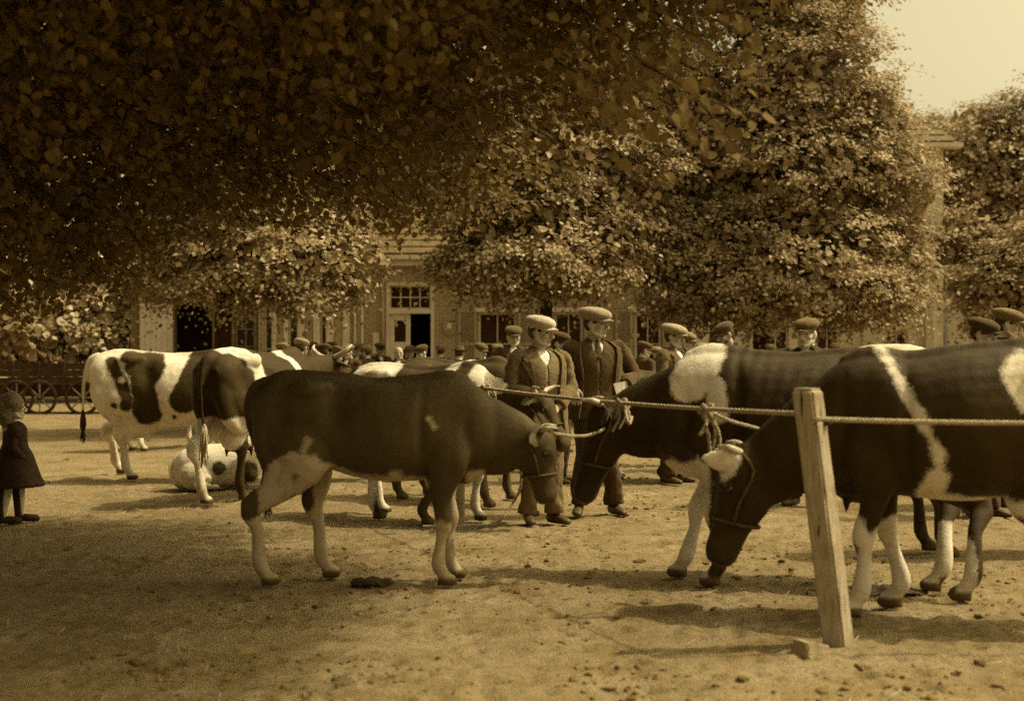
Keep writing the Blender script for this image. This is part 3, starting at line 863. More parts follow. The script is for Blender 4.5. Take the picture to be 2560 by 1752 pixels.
def make_person(loc, heading, height, head_yaw=0, head_pitch=0, jacket='suit_dark', jr=.055, vest=.075, trouser=.05, capr=.09, cap_kind='cap', puff=1.0,
                arms='down', open_w=.42, shirt_v=True, tie=False, beard=False, skin=None, hair=None, hem=0.0, lean=0.0, full=True, stance=.11, tall_collar=False, step=(.0, .0)):
    k = height / 1.72
    root = empty('person', (loc[0], loc[1], 0), heading)
    skin = skin or M_SKIN; hair = hair or M_HAIR
    sc = Matrix.Scale(k, 4)
    mj, mv, mt = cloth('jacket_%03d' % int(jr * 1000), jr), cloth('waistcoat_%03d' % int(vest * 1000), vest), cloth('trousers_%03d' % int(trouser * 1000), trouser)
    mc = cloth('cap_%03d' % int(capr * 1000), capr)
    seed = random.randrange(1000)
    A = {}
    sh = lambda q: np.array([-.02, .192 * q, 1.395])
    for q in (1, -1):
        if arms == 'clasp': A[q] = (np.array([.02, .265 * q, 1.13]), np.array([.20, .075 * q, .985]), np.array([.35, -.75 * q, -.35]), np.array([.6, 0, .4]), HAND_CURL)
        elif arms == 'hips': A[q] = (np.array([-.06, .335 * q, 1.165]), np.array([.125, .225 * q, 1.085]), np.array([.30, -.16 * q, -1.0]), np.array([.9, .25 * q, .1]), HAND_RELAX)
        elif arms == 'front': A[q] = (np.array([.03, .25 * q, 1.12]), np.array([.27, .10 * q, 1.08]), np.array([.9, -.3 * q, .1]), np.array([.0, .2 * q, 1]), HAND_CURL)
        elif arms == 'fold': A[q] = (np.array([.03, .275 * q, 1.13]), np.array([.20, -.02 * q, 1.14 + .04 * q]), np.array([.2, -1.0 * q, .1]), np.array([.9, 0, .3]), HAND_CURL)
        elif arms == 'pockets': A[q] = (np.array([-.07, .29 * q, 1.13]), np.array([.06, .21 * q, .90]), np.array([.3, -.1 * q, -.9]), np.array([.3, .9 * q, .1]), HAND_CURL)
        else: A[q] = (np.array([-.04, .255 * q, 1.12]), np.array([.03, .265 * q, .87]), np.array([.15, -.05 * q, -1.0]), np.array([.2, .95 * q, .1]), HAND_RELAX)
    # body: one mesh of skin (head, hands, limbs under the clothes)
    mb = MB()
    mb.add(*tube([(0, 0, .90), (0, 0, 1.10), (-.01, 0, 1.28), (-.03, 0, 1.42)], [.13, .12, .14, .09], [.085, .08, .09, .07], n=14))
    for q in (1, -1):
        fx = step[0] if q > 0 else step[1]
        mb.add(*tube([(0, .09 * q, .92), (.012 + fx * .5, .095 * q, .50), (fx - .02, stance * q, .07)], [.072, .048, .034]))
        mb.add(*tube([sh(q), A[q][0], A[q][1]], [.045, .04, .028]))
    low = fuse(mb, .022, 2, 'limbs')
    hd = HEAD.copy()
    Vh = co_of(hd)
    Mh = Matrix.Rotation(head_yaw, 4, 'Z') @ Matrix.Rotation(head_pitch, 4, 'Y')
    headpos = Vector((.012 + lean * .2, 0, 1.590))
    neckless = Vh[:, 2] < -.10
    wgt = np.clip((Vh[:, 2] + .16) / .06, 0, 1)[:, None]
    Vr = Vh @ np.array(Mh.to_3x3()).T
    Vh2 = Vr * wgt + Vh * (1 - wgt) + np.array(headpos)
    set_co(hd, Vh2)
    parts = [low, hd]
    for q in (1, -1):
        el, wr, hd_, up, tm = A[q]
        xax = Vector(hd_).normalized(); zax = Vector(up) - xax * Vector(up).dot(xax); zax.normalize(); yax = zax.cross(xax)
        M = Matrix((xax, yax, zax)).transposed()
        hm = tm.copy(); Vv = co_of(hm)
        # thumb points to the body's inner/front side
        if q > 0: Vv = Vv * np.array([1, -1, 1])
        set_co(hm, Vv @ np.array(M).T + wr + np.array(xax) * .02)
        if q > 0: hm.flip_normals()
        parts.append(hm)
    body = join_meshes('body', parts)
    body.transform(sc)
    obj('body', body, skin, root)
    HM = Matrix.Translation(headpos) @ Mh
    def hpart(name, V, Fc, mat, parent=root, smooth=True):
        me = mesh_from(name, V, Fc, smooth); me.transform(sc @ HM)
        return obj(name, me, mat, parent)
    for q in (1, -1):
        hpart('eye', *ball((.0735, .0345 * q, .0025), (.006, .0085, .0042), 10, 8), mat=M_EYE)
    # hair at back and sides
    V, Fc = ball((-.018, 0, .022), (.101, .082, .092), 26, 20)
    keep = [f for f in Fc if not any((V[i][0] > .045 - .5 * max(0, -.01 - V[i][2]) - .35 * max(0, .02 - V[i][2])) or V[i][2] < -.062 or (abs(V[i][1]) > .06 and V[i][2] < -.0 and V[i][0] > -.04) for i in f)]
    hpart('hair', *compact(V, keep), mat=hair)
    if beard:
        mbb = MB(); mbb.add(*tube([(.03, -.058, -.06), (.06, -.035, -.105), (.075, 0, -.118), (.06, .035, -.105), (.03, .058, -.06)], [.012, .02, .024, .02, .012]))
        mbb.add(*tube([(.092, -.026, -.060), (.100, 0, -.052), (.092, .026, -.060)], [.006, .009, .006]))
        hpart('beard', mbb.verts(), mbb.F, M_HAIRWHITE if beard == 'grey' else hair)
    if cap_kind == 'cap':
        (cv, cf), (vv, vf) = cap_meshes(puff)
        co_ = hpart('cap', cv, cf, mc)
        hpart('visor', vv, vf, mc, co_)
    elif cap_kind == 'hat':
        hpart('felt_hat', *felt_hat(), mat=mc)
    # shirt, waistcoat, jacket
    dz = np.array(JZ); dx, dy, dc = np.array(JX), np.array(JY), np.array(JC)
    g = garment(dz[1:], dx[1:] - .024, dy[1:] - .030, dc[1:], None, 40, 20, .006, .002, seed)
    me = mesh_from('shirt', *g); me.transform(sc); obj('shirt', me, M_SHIRT, root)
    mbc = MB()                                                     # shirt collar band
    mbc.add(*garment([1.452, 1.475, 1.497], [.072, .067, .062], [.074, .068, .064], [-.030, -.030, -.030], None, 30, 6, .005, .001, seed, 2.0))
    me = mesh_from('collar', mbc.verts(), mbc.F); me.transform(sc); obj('collar', me, M_SHIRT, root)
    vz = 1.315
    if vest:
        g = compact(*garment(dz, dx - .013, dy - .018, dc, lambda z: min((z - vz) * 2.6, .62) if z > vz else max(0.0, (.93 - z) * 4), 72, 44, .008, .003, seed + 1)) if True else None
        me = mesh_from('waistcoat', *g); me.transform(sc); ob = obj('waistcoat', me, mv, root)
        mbb = MB()
        for i in range(5):
            z = 1.19 - i * .062
            xfr = np.interp(z, dz, dx - .013) + np.interp(z, dz, dc)
            mbb.add(*ball((xfr + .003, .004, z), (.004, .007, .007), 8, 6))
        me = mbb.mesh('buttons'); me.transform(sc); tag(obj('buttons', me, M_SHOE, ob), kind='stuff')
    if tie:
        mbt = MB(); mbt.add(*tube([(.050, 0, 1.458), (.083, 0, 1.415), (.112, 0, 1.36), (.134, 0, 1.30)], [.016, .020, .028, .03], [.010, .008, .008, .008], n=10))
        me = mbt.mesh('necktie'); me.transform(sc); obj('necktie', me, mj, root)
    zz = dz.copy(); zz[0] -= hem
    ow = lambda z: open_w * (1.0 + .35 * max(0, (1.0 - z) * 2)) if z < 1.2 else open_w + (z - 1.2) * .75
    mbj = MB()
    mbj.add(*compact(*garment(zz, dx + np.array([.012, .006, .004, 0, 0, 0, 0, 0]), dy + np.array([.02, .012, .006, .004, 0, 0, 0, 0]), dc, ow, 84, 48, .012, .013, seed + 2)))
    jk = mbj
    for q in (1, -1):
        el, wr = A[q][0], A[q][1]
        s0 = sh(q)
        P = [s0 + np.array([0, -.05 * q, .0]), s0 + np.array([0, .015 * q, -.03]), s0 * .5 + el * .5 + np.array([-.012, .012 * q, 0]), el, el * .5 + wr * .5 + np.array([0, 0, -.004]), wr * 1.0]
        V, Fc = tube(P, [.072, .079, .070, .066, .062, .055], n=18, sub=6, cap=.05)
        c_ = V.copy()
        wv = fbm(V * np.array([20, 20, 20]) + seed, 3, seed) * .014
        dirs = V - np.array([np.interp(V[:, 2], [.8, 1.4], [el[i], s0[i]]) for i in range(3)]).T
        dirs /= np.linalg.norm(dirs, axis=1)[:, None] + 1e-9
        jk.add(V + dirs * wv[:, None], Fc)
    me = jk.mesh('jacket'); me.transform(sc); jo = obj('jacket', me, mj, root)
    for q in (1, -1):                                              # lapels: folded flaps standing off the jacket
        rows = []
        for z, wd in ((1.13, .01), (1.20, .10), (1.28, .20), (1.345, .30), (1.36, .20), (1.40, .30), (1.45, .42)):
            e = ow(z)
            a0, a1 = e - .02, e + wd * 1.35
            r_x, r_y, c_ = np.interp(z, dz, dx), np.interp(z, dz, dy), np.interp(z, dz, dc)
            pt = lambda a, off: np.array([c_ + (r_x + off) * math.copysign(abs(math.cos(a)) ** .87, math.cos(a)), q * (r_y + off) * abs(math.sin(a)) ** .87, z])
            rows.append((pt(a0, .004), pt(a0, .014), pt(a1, .015), pt(a1, .003)))
        V = np.array(rows).reshape(-1, 3); Fc = []
        for r in range(len(rows) - 1):
            for j in range(3): Fc.append((r * 4 + j, r * 4 + j + 1, r * 4 + 5 + j, r * 4 + 4 + j))
        if q > 0: Fc = [tuple(reversed(f)) for f in Fc]
        me = mesh_from('lapel', V, Fc, False); me.transform(sc); obj('lapel', me, mj, jo)
    mbk = MB(); mbk.add(*compact(*garment([1.42, 1.455, 1.485], [.098, .086, .074], [.120, .092, .076], [-.026, -.03, -.032], lambda z: .75, 40, 6, .012, .001, seed)))
    me = mbk.mesh('jacket_collar'); me.transform(sc); obj('jacket_collar', me, mj, jo)
    # trousers and shoes
    mbt = MB()
    mbt.add(*ball((-.005, 0, .93), (.118, .168, .13), 18, 12))
    for q in (1, -1):
        fx = step[0] if q > 0 else step[1]
        mbt.add(*tube([(0, .088 * q, .93), (.008, .095 * q, .72), (.02 + fx * .5, .098 * q, .50), (fx * .8, (stance * .6 + .04) * q, .28), (fx - .005, stance * q, .085)], [.098, .096, .080, .074, .074], [.11, .102, .086, .080, .084], n=16, cap=.05))
    me = fuse(mbt, .014, 2, 'trousers')
    V = co_of(me); V += (fbm(V * np.array([16, 16, 9]) + seed, 3, seed + 5) * .016 * np.clip(1.1 - V[:, 2], .2, 1))[:, None] * np.array([1, 1, .2]); set_co(me, V)
    me.transform(sc); obj('trousers', me, mt, root)
    for q in (1, -1):
        fx = step[0] if q > 0 else step[1]
        mbs = MB()
        mbs.add(*tube([(-.075, 0, .038), (-.02, 0, .046), (.06, .004 * q, .042), (.13, .006 * q, .034), (.185, 0, .026)], [.034, .038, .044, .047, .03], [.036, .046, .042, .032, .022], n=14))
        mbs.add(*tube([(-.03, 0, .05), (-.035, 0, .12)], [.042, .045], n=12, sub=1))
        me = fuse(mbs, .011, 2, 'shoe'); V = co_of(me); V[:, 2] = np.maximum(V[:, 2], .0); V = V @ np.array(Matrix.Rotation(R(14 * q), 3, 'Z')).T + np.array([fx, stance * q, 0]); set_co(me, V)
        me.transform(sc); obj('shoe', me, M_SHOE, root)
    return root

G_M = 'men at the cattle market'
def man(xd, ytop, d, facing, label, hy=0, hp_=0, grp=G_M, dz=0, **kw):
    """xd,ytop: measured head column and cap top; facing: degrees, 0 = towards picture right, -90 = towards the camera"""
    z = zp(ytop, d) - .015
    o = make_person((xp(xd, d), d), R(facing), z * 1.0 - .0, R(hy), R(hp_), **kw)
    tag(o, label, 'man', grp)
    return o

pa = gp(1226, 1186); pb = gp(1352, 1166)
man(1226, 716, pa.y, -66, 'shorter man in pale cap and open jacket, hands clasped at his waist', 40, 2, jr=.13, vest=.19, trouser=.15, capr=.44, arms='clasp', open_w=.50, hem=.12, puff=1.0, skin=M_SKIN, stance=.10, step=(.06, -.02))
man(1352, 697, pb.y, -82, 'tall smiling man in tweed cap, tie and waistcoat with arms bent', 52, 0, jr=.075, vest=.085, trouser=.055, capr=.30, arms='hips', open_w=.62, tie=True, puff=1.06, stance=.15, step=(.03, .02))
man(1165, 740, 17.2, -85, 'man in small dark cap in front of the shop window', 8, 6, jr=.05, capr=.10, arms='down', open_w=.3)
man(1268, 752, 13.4, -20, 'man in profile just behind the shorter man in pale cap', 0, 0, jr=.05, capr=.06, arms='down')
man(1528, 735, 13.4, -35, 'young man in pale puffy cap with folded arms behind the white shouldered cow', 8, 4, jr=.11, vest=.12, capr=.34, arms='fold', puff=1.1, open_w=.35)
man(1556, 752, 15.6, -40, 'man in cap behind the young man with folded arms', 15, 4, jr=.06, capr=.2)
man(1645, 732, 14.8, -120, 'bearded man in dark cap with white collar, looking down', -35, 16, jr=.06, capr=.08, beard='dark', vest=.05, puff=.92)
man(1830, 722, 11.4, -118, 'man with moustache in flat cap looking across the backs of the cows', -8, 2, jr=.05, capr=.13, beard='grey', puff=.98, skin=M_SKINPALE, stance=.12)
man(2228, 722, 10.6, -60, 'man in dark cap at the picture edge behind the big cow', 20, 8, jr=.04, capr=.055, puff=1.05)
man(2284, 700, 11.3, -30, 'taller capped man half cut off at the picture edge', 10, 4, jr=.05, capr=.16, puff=1.05)
man(1416, 790, 20.5, -60, 'capped man far back beside the shutters', 0, 5, capr=.20)
man(1462, 775, 19.0, 30, 'man in dark cap turned away to the right of the tall man', -20, 6, capr=.09, jr=.06)
man(683, 768, 17.0, 60, 'man in pale cap with arms held forward, seen from behind', 10, 6, capr=.26, jr=.06, arms='front')
man(733, 780, 18.6, 120, 'man in dark cap from behind, first of the row before the columns', 0, 4, capr=.07, jr=.05, puff=1.1)
man(752, 776, 23.0, 95, 'distant man in cap between two others before the columns', 0, 4, capr=.11)
man(765, 788, 18.0, 60, 'short man bending forward in the crowd behind the heifer', 0, 25, capr=.12, jr=.07)
man(790, 782, 21.0, -120, 'man in soft cap facing left in the crowd before the shop', -10, 6, capr=.15, jr=.055)
man(831, 784, 22.5, 150, 'capped man by the brick pier, facing left', 0, 4, capr=.22)
man(905, 784, 21.5, -100, 'bareheaded man in front of the shop door', 20, 8, cap_kind='none', jr=.06)
man(957, 782, 19.2, -120, 'old man with grey beard and dark cap in front of the open doorway', -20, 8, capr=.08, beard='grey', skin=M_SKINPALE, puff=.92)
man(1042, 784, 20.0, 80, 'man in broad felt hat behind the brown cow', 0, 5, capr=.09, cap_kind='hat')
man(1091, 778, 18.4, -70, 'white-haired old man in dark cap next to the brown cow', 25, 8, capr=.10, skin=M_SKINPALE, hair=M_HAIRWHITE, beard='grey', puff=.9)

for xd, yt, d_, f_, lb, kw in (
    (640, 778, 20.0, 100, 'capped man half hidden behind the rump of the rear-facing cow', dict(capr=.20)),
    (708, 776, 22.0, -80, 'man in dark cap between the pale-capped man and the row of backs', dict(capr=.06, jr=.05)),
    (812, 778, 24.0, -100, 'small figure in cap close to the brick pier', dict(capr=.18)),
    (862, 778, 24.5, -60, 'man in dark cap to the left of the shop door', dict(capr=.08, jr=.06)),
    (930, 784, 24.0, -90, 'man in cap standing inside the shade of the shop doorway', dict(capr=.18)),
    (1000, 782, 23.0, 70, 'man in soft cap under the octagonal plaque', dict(capr=.24)),
    (1128, 780, 22.0, -95, 'man in cap below the shop window', dict(capr=.18)),
    (1268, 793, 17.5, -45, 'short man in dark cap between the shorter man and the tall man', dict(capr=.06)),
    (1490, 786, 22.5, -80, 'distant capped man to the left of the folded arms', dict(capr=.20)),
    (1592, 778, 21.0, -100, 'distant man in cap left of the bearded man', dict(capr=.22)),
    (1748, 780, 24.0, -80, 'far figure in cap beneath the largest linden', dict(capr=.20)),
    (1895, 778, 24.0, -110, 'far figure in cap to the right of the man with moustache', dict(capr=.18))):
    man(xd, yt, d_, f_, lb, random.uniform(-20, 20), 5, **kw)

# sheet of paper tucked under the tall man's arm
pp = MB(); pp.add(*loft([(0, 0, 0), (.02, 0, -.11), (.045, .01, -.24)], [(.05, .01, .01), (.04, .012, 0), (.004, .002, 0)], [(.001, .002, 0)] * 3, 8, 2, .1))
pm = pp.mesh('folded_paper', False)
po = obj('folded_paper', pm, M_PAPER, None, (xp(1400, pb.y) , pb.y - .20, zp(866, pb.y)))
tag(po, 'white folded paper under the elbow of the tall man', 'paper')

# girl at the left edge
def girl():
    p = gp(32, 1186); k = 1.0
    root = empty('person', (p.x, p.y, 0), R(25))
    tag(root, 'little girl in dark dress with puffed sleeves walking past, seen from behind', 'girl')
    hd = HEAD.copy(); V = co_of(hd) * .84 @ np.array(Matrix.Rotation(R(10), 3, 'Z')).T + np.array([0, 0, .925]); set_co(hd, V)
    mb = MB()
    mb.add(*tube([(0, 0, .45), (0, 0, .62), (-.01, 0, .79)], [.085, .075, .07], [.065, .06, .05]))
    for q in (1, -1):
        mb.add(*tube([(0, .05 * q, .5), (.05 * q, .05 * q, .27), (.07 * q - .02, .05 * q, .05)], [.05, .038, .026]))
        mb.add(*tube([(-.01, .10 * q, .76), (-.02, .16 * q, .62), (.07, .13 * q, .50)], [.03, .025, .017]))
    low = fuse(mb, .016, 2, 'limbs')
    hs_ = []
    for q in (1, -1):
        hm = HAND_RELAX.copy(); Vv = co_of(hm) * .7
        if q > 0: Vv[:, 1] *= -1; hm.flip_normals()
        M = np.array(Matrix.Rotation(R(55), 3, 'Y')); set_co(hm, Vv @ M.T + np.array([.08, .13 * q, .49])); hs_.append(hm)
    obj('body', join_meshes('body', [low, hd] + hs_), M_SKINPALE, root)
    dress = plain('dark_serge', .035, .85, .4, 8, .4, 60)
    mbd = MB()
    mbd.add(*garment([.30, .42, .56, .64, .74, .79, .815], [.24, .19, .13, .095, .085, .07, .05], [.27, .22, .15, .105, .105, .09, .055], [0, 0, 0, 0, 0, -.01, -.015], None, 64, 30, .008, .016, 3, 2.0))
    for q in (1, -1):
        mbd.add(*ball((-.01, .125 * q, .73), (.062, .058, .068), 14, 10)); mbd.add(*tube([(-.015, .14 * q, .68), (-.02, .16 * q, .61), (.06, .135 * q, .52)], [.04, .036, .028]))
    obj('dress', mbd.mesh('dress'), dress, root)
    mh = MB(); mh.add(*ball((-.03, 0, .95), (.105, .10, .10), 16, 12)); mh.add(*ball((-.055, 0, .86), (.075, .098, .10), 14, 10))
    me = fuse(mh, .012, 2, 'hair'); V = co_of(me); V += (fbm(V * 26, 3, 4) * .012)[:, None]; 
    set_co(me, V); obj('hair', me, M_HAIRFAIR, root)
    for q in (1, -1):
        ms = MB(); ms.add(*tube([(-.05, 0, .03), (0, 0, .036), (.09, 0, .024), (.12, 0, .02)], [.026, .03, .032, .02], n=10)); ms.add(*tube([(-.03, 0, .03), (-.04, 0, .16), (-.05, 0, .30)], [.032, .034, .042], n=10))
        me = ms.mesh('stocking_shoe'); V = co_of(me); V[:, 2] = np.maximum(V[:, 2], 0); set_co(me, V + np.array([.07 * q, .05 * q, 0])); obj('boot', me, dress, root)
girl()
# ------------------------------------------------------------------ trees
def leaf_material(name, r, trans=.35, rough=.45, s=.6, var=.4):
    k = NT(name)
    oi = k.n('ShaderNodeNewGeometry')
    rnd = oi.outputs['Random Per Island']
    c = k.ramp(rnd, [(0, S(r * (1 - var), s)), (.5, S(r, s)), (1, S(r * (1 + var * 1.2), s))])
    k.col(c); k.set(Roughness=max(rough, .7), Specular_IOR_Level=.12)
    tr = k.n('ShaderNodeBsdfTranslucent'); k.l(c, tr.inputs[0])
    mx = k.n('ShaderNodeMixShader'); mx.inputs[0].default_value = trans
    k.l(k.b.outputs[0], mx.inputs[1]); k.l(tr.outputs[0], mx.inputs[2]); k.l(mx.outputs[0], k.out.inputs[0])
    return k.m
LEAF_M = (np.array([(0, 0, 0), (.28, -.40, .05), (.72, -.28, .0), (1.0, 0, -.08), (.72, .28, .0), (.28, .40, .05)], float), [(0, 1, 2, 3), (0, 3, 4, 5)])
M_LEAF = leaf_material('linden_leaf', .36, .30)
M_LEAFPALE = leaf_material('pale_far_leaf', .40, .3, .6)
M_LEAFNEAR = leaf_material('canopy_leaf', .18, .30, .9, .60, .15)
M_BARK = plain('bark', .045, .9, .5, 5, .9, 26, .2)

LEAF_Q = (np.array([(0, 0, 0), (.45, -.40, .05), (1.0, 0, -.06), (.45, .40, .05)], float), [(0, 1, 2), (0, 2, 3)])
LEAF_H = (np.array([(0, 0, 0), (-.08, -.26, .03), (.20, -.46, .05), (.62, -.34, .03), (1.05, 0, -.08), (.62, .34, .03), (.20, .46, .05), (-.08, .26, .03), (.42, 0, -.02)], float),
          [(0, 1, 2, 8), (8, 2, 3), (8, 3, 4), (8, 4, 5), (8, 5, 6), (0, 8, 6, 7)])

def leaf_frames(N, out, rng, jitter=.55, hang=0.0):
    """tangent frames for leaves with normals `N`, tips pointing `out`"""
    n = len(N)
    N = N + rng.normal(0, jitter, (n, 3)); N /= np.linalg.norm(N, axis=1)[:, None] + 1e-9
    X = out + rng.normal(0, .6, (n, 3)); X[:, 2] -= hang
    X -= N * np.sum(X * N, axis=1)[:, None]; X /= np.linalg.norm(X, axis=1)[:, None] + 1e-9
    return X, np.cross(N, X), N

def leaf_mesh(name, C, X, Y, N, size, tmpl):
    T, Fc = tmpl
    n, k = len(C), len(T)
    V = C[:, None, :] + size[:, None, None] * (T[None, :, 0:1] * X[:, None] + T[None, :, 1:2] * Y[:, None] + T[None, :, 2:3] * N[:, None])
    V = V.reshape(-1, 3).astype(np.float32)
    me = bpy.data.meshes.new(name)
    me.vertices.add(len(V)); me.vertices.foreach_set('co', V.ravel())
    lp, st, tot = [], [], 0
    base = np.arange(n, dtype=np.int32)[:, None] * k
    idx = np.concatenate([base + np.array(f, np.int32)[None] for f in Fc], axis=1)
    me.loops.add(idx.size); me.loops.foreach_set('vertex_index', idx.ravel())
    ls = np.array([len(f) for f in Fc]); off = np.concatenate([[0], np.cumsum(ls)[:-1]])
    starts = (np.arange(n)[:, None] * ls.sum() + off[None]).ravel().astype(np.int32)
    me.polygons.add(len(starts)); me.polygons.foreach_set('loop_start', starts)
    me.update(calc_edges=True)
    return me

def crown_points(ells, n, rng, shell=.75):
    """spray centres spread through a union of ellipsoids, denser near the outside"""
    w = np.array([e[3] * e[4] * e[5] for e in ells]) ** .67; w /= w.sum()
    pick = rng.choice(len(ells), n, p=w)
    E = np.array([e[:6] for e in ells])[pick]
    u = rng.normal(0, 1, (n, 3)); u /= np.linalg.norm(u, axis=1)[:, None]
    rad = shell + (1 - shell) * rng.random(n) ** .6
    inner = rng.random(n) < .22
    rad = np.where(inner, rng.random(n) ** .4 * shell, rad)
    rad *= 1 + .20 * vnoise(u * 2.6 + pick[:, None] * 7.1, 3)
    return E[:, :3] + u * E[:, 3:6] * rad[:, None], u, rad

def make_tree(label, base, ells, n_spray, per, size, mat, trunk_h, trunk_r, group=None, spray=.34, seed=1, tmpl=LEAF_Q, limbs=9, cut=None, up=.9):
    rng = np.random.default_rng(seed)
    root = empty('linden_tree', (base[0], base[1], 0))
    tag(root, label, 'tree', group)
    C, u, rad = crown_points(ells, n_spray, rng)
    kk = vnoise(C * np.array([1.25, 1.25, 1.7]) + seed, 23) > -.38      # sprays gather in clumps with shade between
    C, u = C[kk], u[kk]
    n = len(C)
    o = u * np.array([1, 1, .35]); o[:, 2] -= .15; o /= np.linalg.norm(o, axis=1)[:, None] + 1e-9
    side = np.cross(o, np.array([0, 0, 1.0])); side /= np.linalg.norm(side, axis=1)[:, None] + 1e-9
    rs = spray * rng.uniform(.6, 1.35, n)
    t = rng.normal(0, .55, (n, per)); v = rng.normal(0, .55, (n, per)); h = rng.normal(0, .16, (n, per))
    P = C[:, None] + rs[:, None, None] * (o[:, None] * t[..., None] + side[:, None] * v[..., None])
    P[..., 2] += rs[:, None] * (h - .25 * (t ** 2 + v ** 2))
    P = P.reshape(-1, 3)
    N = np.repeat(np.array([0, 0, up])[None] + u * .75, per, axis=0)
    X, Y, N = leaf_frames(N, np.repeat(o, per, axis=0), rng, .42)
    sz = size * rng.uniform(.65, 1.25, len(P))
    me = leaf_mesh('crown', P - np.array([base[0], base[1], 0]), X, Y, N, sz, tmpl)
    cr = obj('crown', me, mat, root)
    ni = n_spray * 9
    Ci, ui, _ = crown_points([tuple(e[:3]) + (e[3] * .80, e[4] * .80, e[5] * .80) for e in ells], ni, rng, .55)
    Xi, Yi, Ni = leaf_frames(ui * .6 + np.array([0, 0, .5]), ui, rng, .5)
    tag(obj('inner_leaves', leaf_mesh('inner_leaves', Ci - np.array([base[0], base[1], 0]), Xi, Yi, Ni, size * rng.uniform(1.6, 2.6, ni), LEAF_M), mat, root), kind='stuff')
    mb = MB()
    zc = np.mean([e[2] for e in ells])
    top = max(e[2] for e in ells)
    mb.add(*tube([(0, 0, -.1), (.02, 0, .35), (.0, .02, trunk_h * .6), (.03, 0, trunk_h), (0, 0, top)], [trunk_r * 1.35, trunk_r, trunk_r * .88, trunk_r * .75, trunk_r * .25], n=14))
    V = mb.V[0]; V += (fbm(V * np.array([6, 6, 2.0]), 3, seed) * trunk_r * .14)[:, None] * np.array([1, 1, 0])
    tr = obj('trunk', mb.mesh('trunk'), M_BARK, root)
    rr = random.Random(seed)
    for i in range(limbs):
        j = rr.randrange(n); tgt = C[j] - np.array([base[0], base[1], 0])
        z0 = trunk_h * rr.uniform(.75, 1.0) + max(0, tgt[2] - trunk_h) * .3
        a = np.array([0, 0, z0]); m = a * .5 + tgt * .5 + np.array([0, 0, .25])
        obj('limb', MB().add(*tube([a, m, tgt], [trunk_r * .42, trunk_r * .25, .015], n=8)).mesh('limb'), M_BARK, tr)
    return root

G_T = 'trees around the square'
d1 = 22.0
make_tree('low linden with lit leaf sprays and dark trunk in front of the barn door', (xp(505, d1), d1), [
    (xp(600, d1), d1, 3.1, 2.0, 1.7, 1.0), (xp(470, d1), d1, 3.3, 1.2, 1.2, .95), (xp(720, d1), d1, 2.75, 1.15, 1.2, .65), (xp(560, d1), d1, 4.5, 1.7, 1.5, 1.2), (xp(800, d1), d1 + .3, 3.1, .75, .8, .45), (xp(390, d1), d1, 2.75, .75, .9, .6), (xp(700, d1), d1 + .5, 4.2, 1.3, 1.2, 1.0)],
    800, 72, .080, M_LEAF, 2.4, .17, G_T, .38, 11)
d2 = 24.0
make_tree('middle linden with tiered leaf sprays above the shop window', (xp(1235, d2 + .4), d2 + .4), [
    (xp(1190, d2), d2, 3.5, 1.75, 1.6, 1.2), (xp(1060, d2), d2 - .2, 3.0, .75, .9, .6), (xp(1330, d2), d2, 3.2, 1.2, 1.2, 1.05), (xp(1220, d2), d2, 5.1, 1.6, 1.4, 1.4), (xp(1120, d2), d2, 4.1, .9, 1, .7), (xp(1260, d2), d2 + .4, 6.6, 1.7, 1.4, 1.5), (xp(1400, d2), d2 + .6, 4.6, 1.3, 1.2, 1.6), (xp(1010, d2), d2 + .3, 4.7, 1.1, 1.0, .8), (xp(900, d2), d2 + .5, 5.3, 1.2, 1.0, .8)],
    900, 66, .092, M_LEAF, 2.3, .15, G_T, .36, 12)
d3 = 26.0
make_tree('largest linden, broad cone of dense foliage behind the right-hand cows', (xp(1712, d3), d3 - .6), [
    (xp(1770, d3), d3, 3.2, 2.95, 2.4, 1.45), (xp(1560, d3), d3 - .3, 3.3, 1.35, 1.5, 1.35), (xp(2000, d3), d3, 3.1, 1.15, 1.5, 1.2), (xp(1790, d3), d3, 5.1, 2.75, 2.2, 1.5), (xp(1800, d3), d3, 6.8, 2.2, 1.9, 1.6), (xp(1830, d3), d3, 8.4, 1.6, 1.4, 1.5), (xp(1590, d3), d3, 5.4, 1.3, 1.4, 1.6), (xp(2030, d3), d3, 4.7, .9, 1.2, 1.2), (xp(1700, d3), d3 - .4, 2.45, 2.2, 1.5, .55), (xp(1930, d3), d3 - .3, 2.35, 1.3, 1.2, .55), (xp(1500, d3), d3 + .2, 6.8, 1.4, 1.4, 1.8), (xp(1480, d3), d3, 4.2, 1.1, 1.3, 1.5), (xp(1700, d3), d3 + .2, 9.3, 1.7, 1.4, 1.6), (xp(1965, d3), d3, 6.0, .9, 1.2, 1.2)],
    2000, 66, .088, M_LEAF, 2.2, .2, G_T, .36, 13, limbs=14)
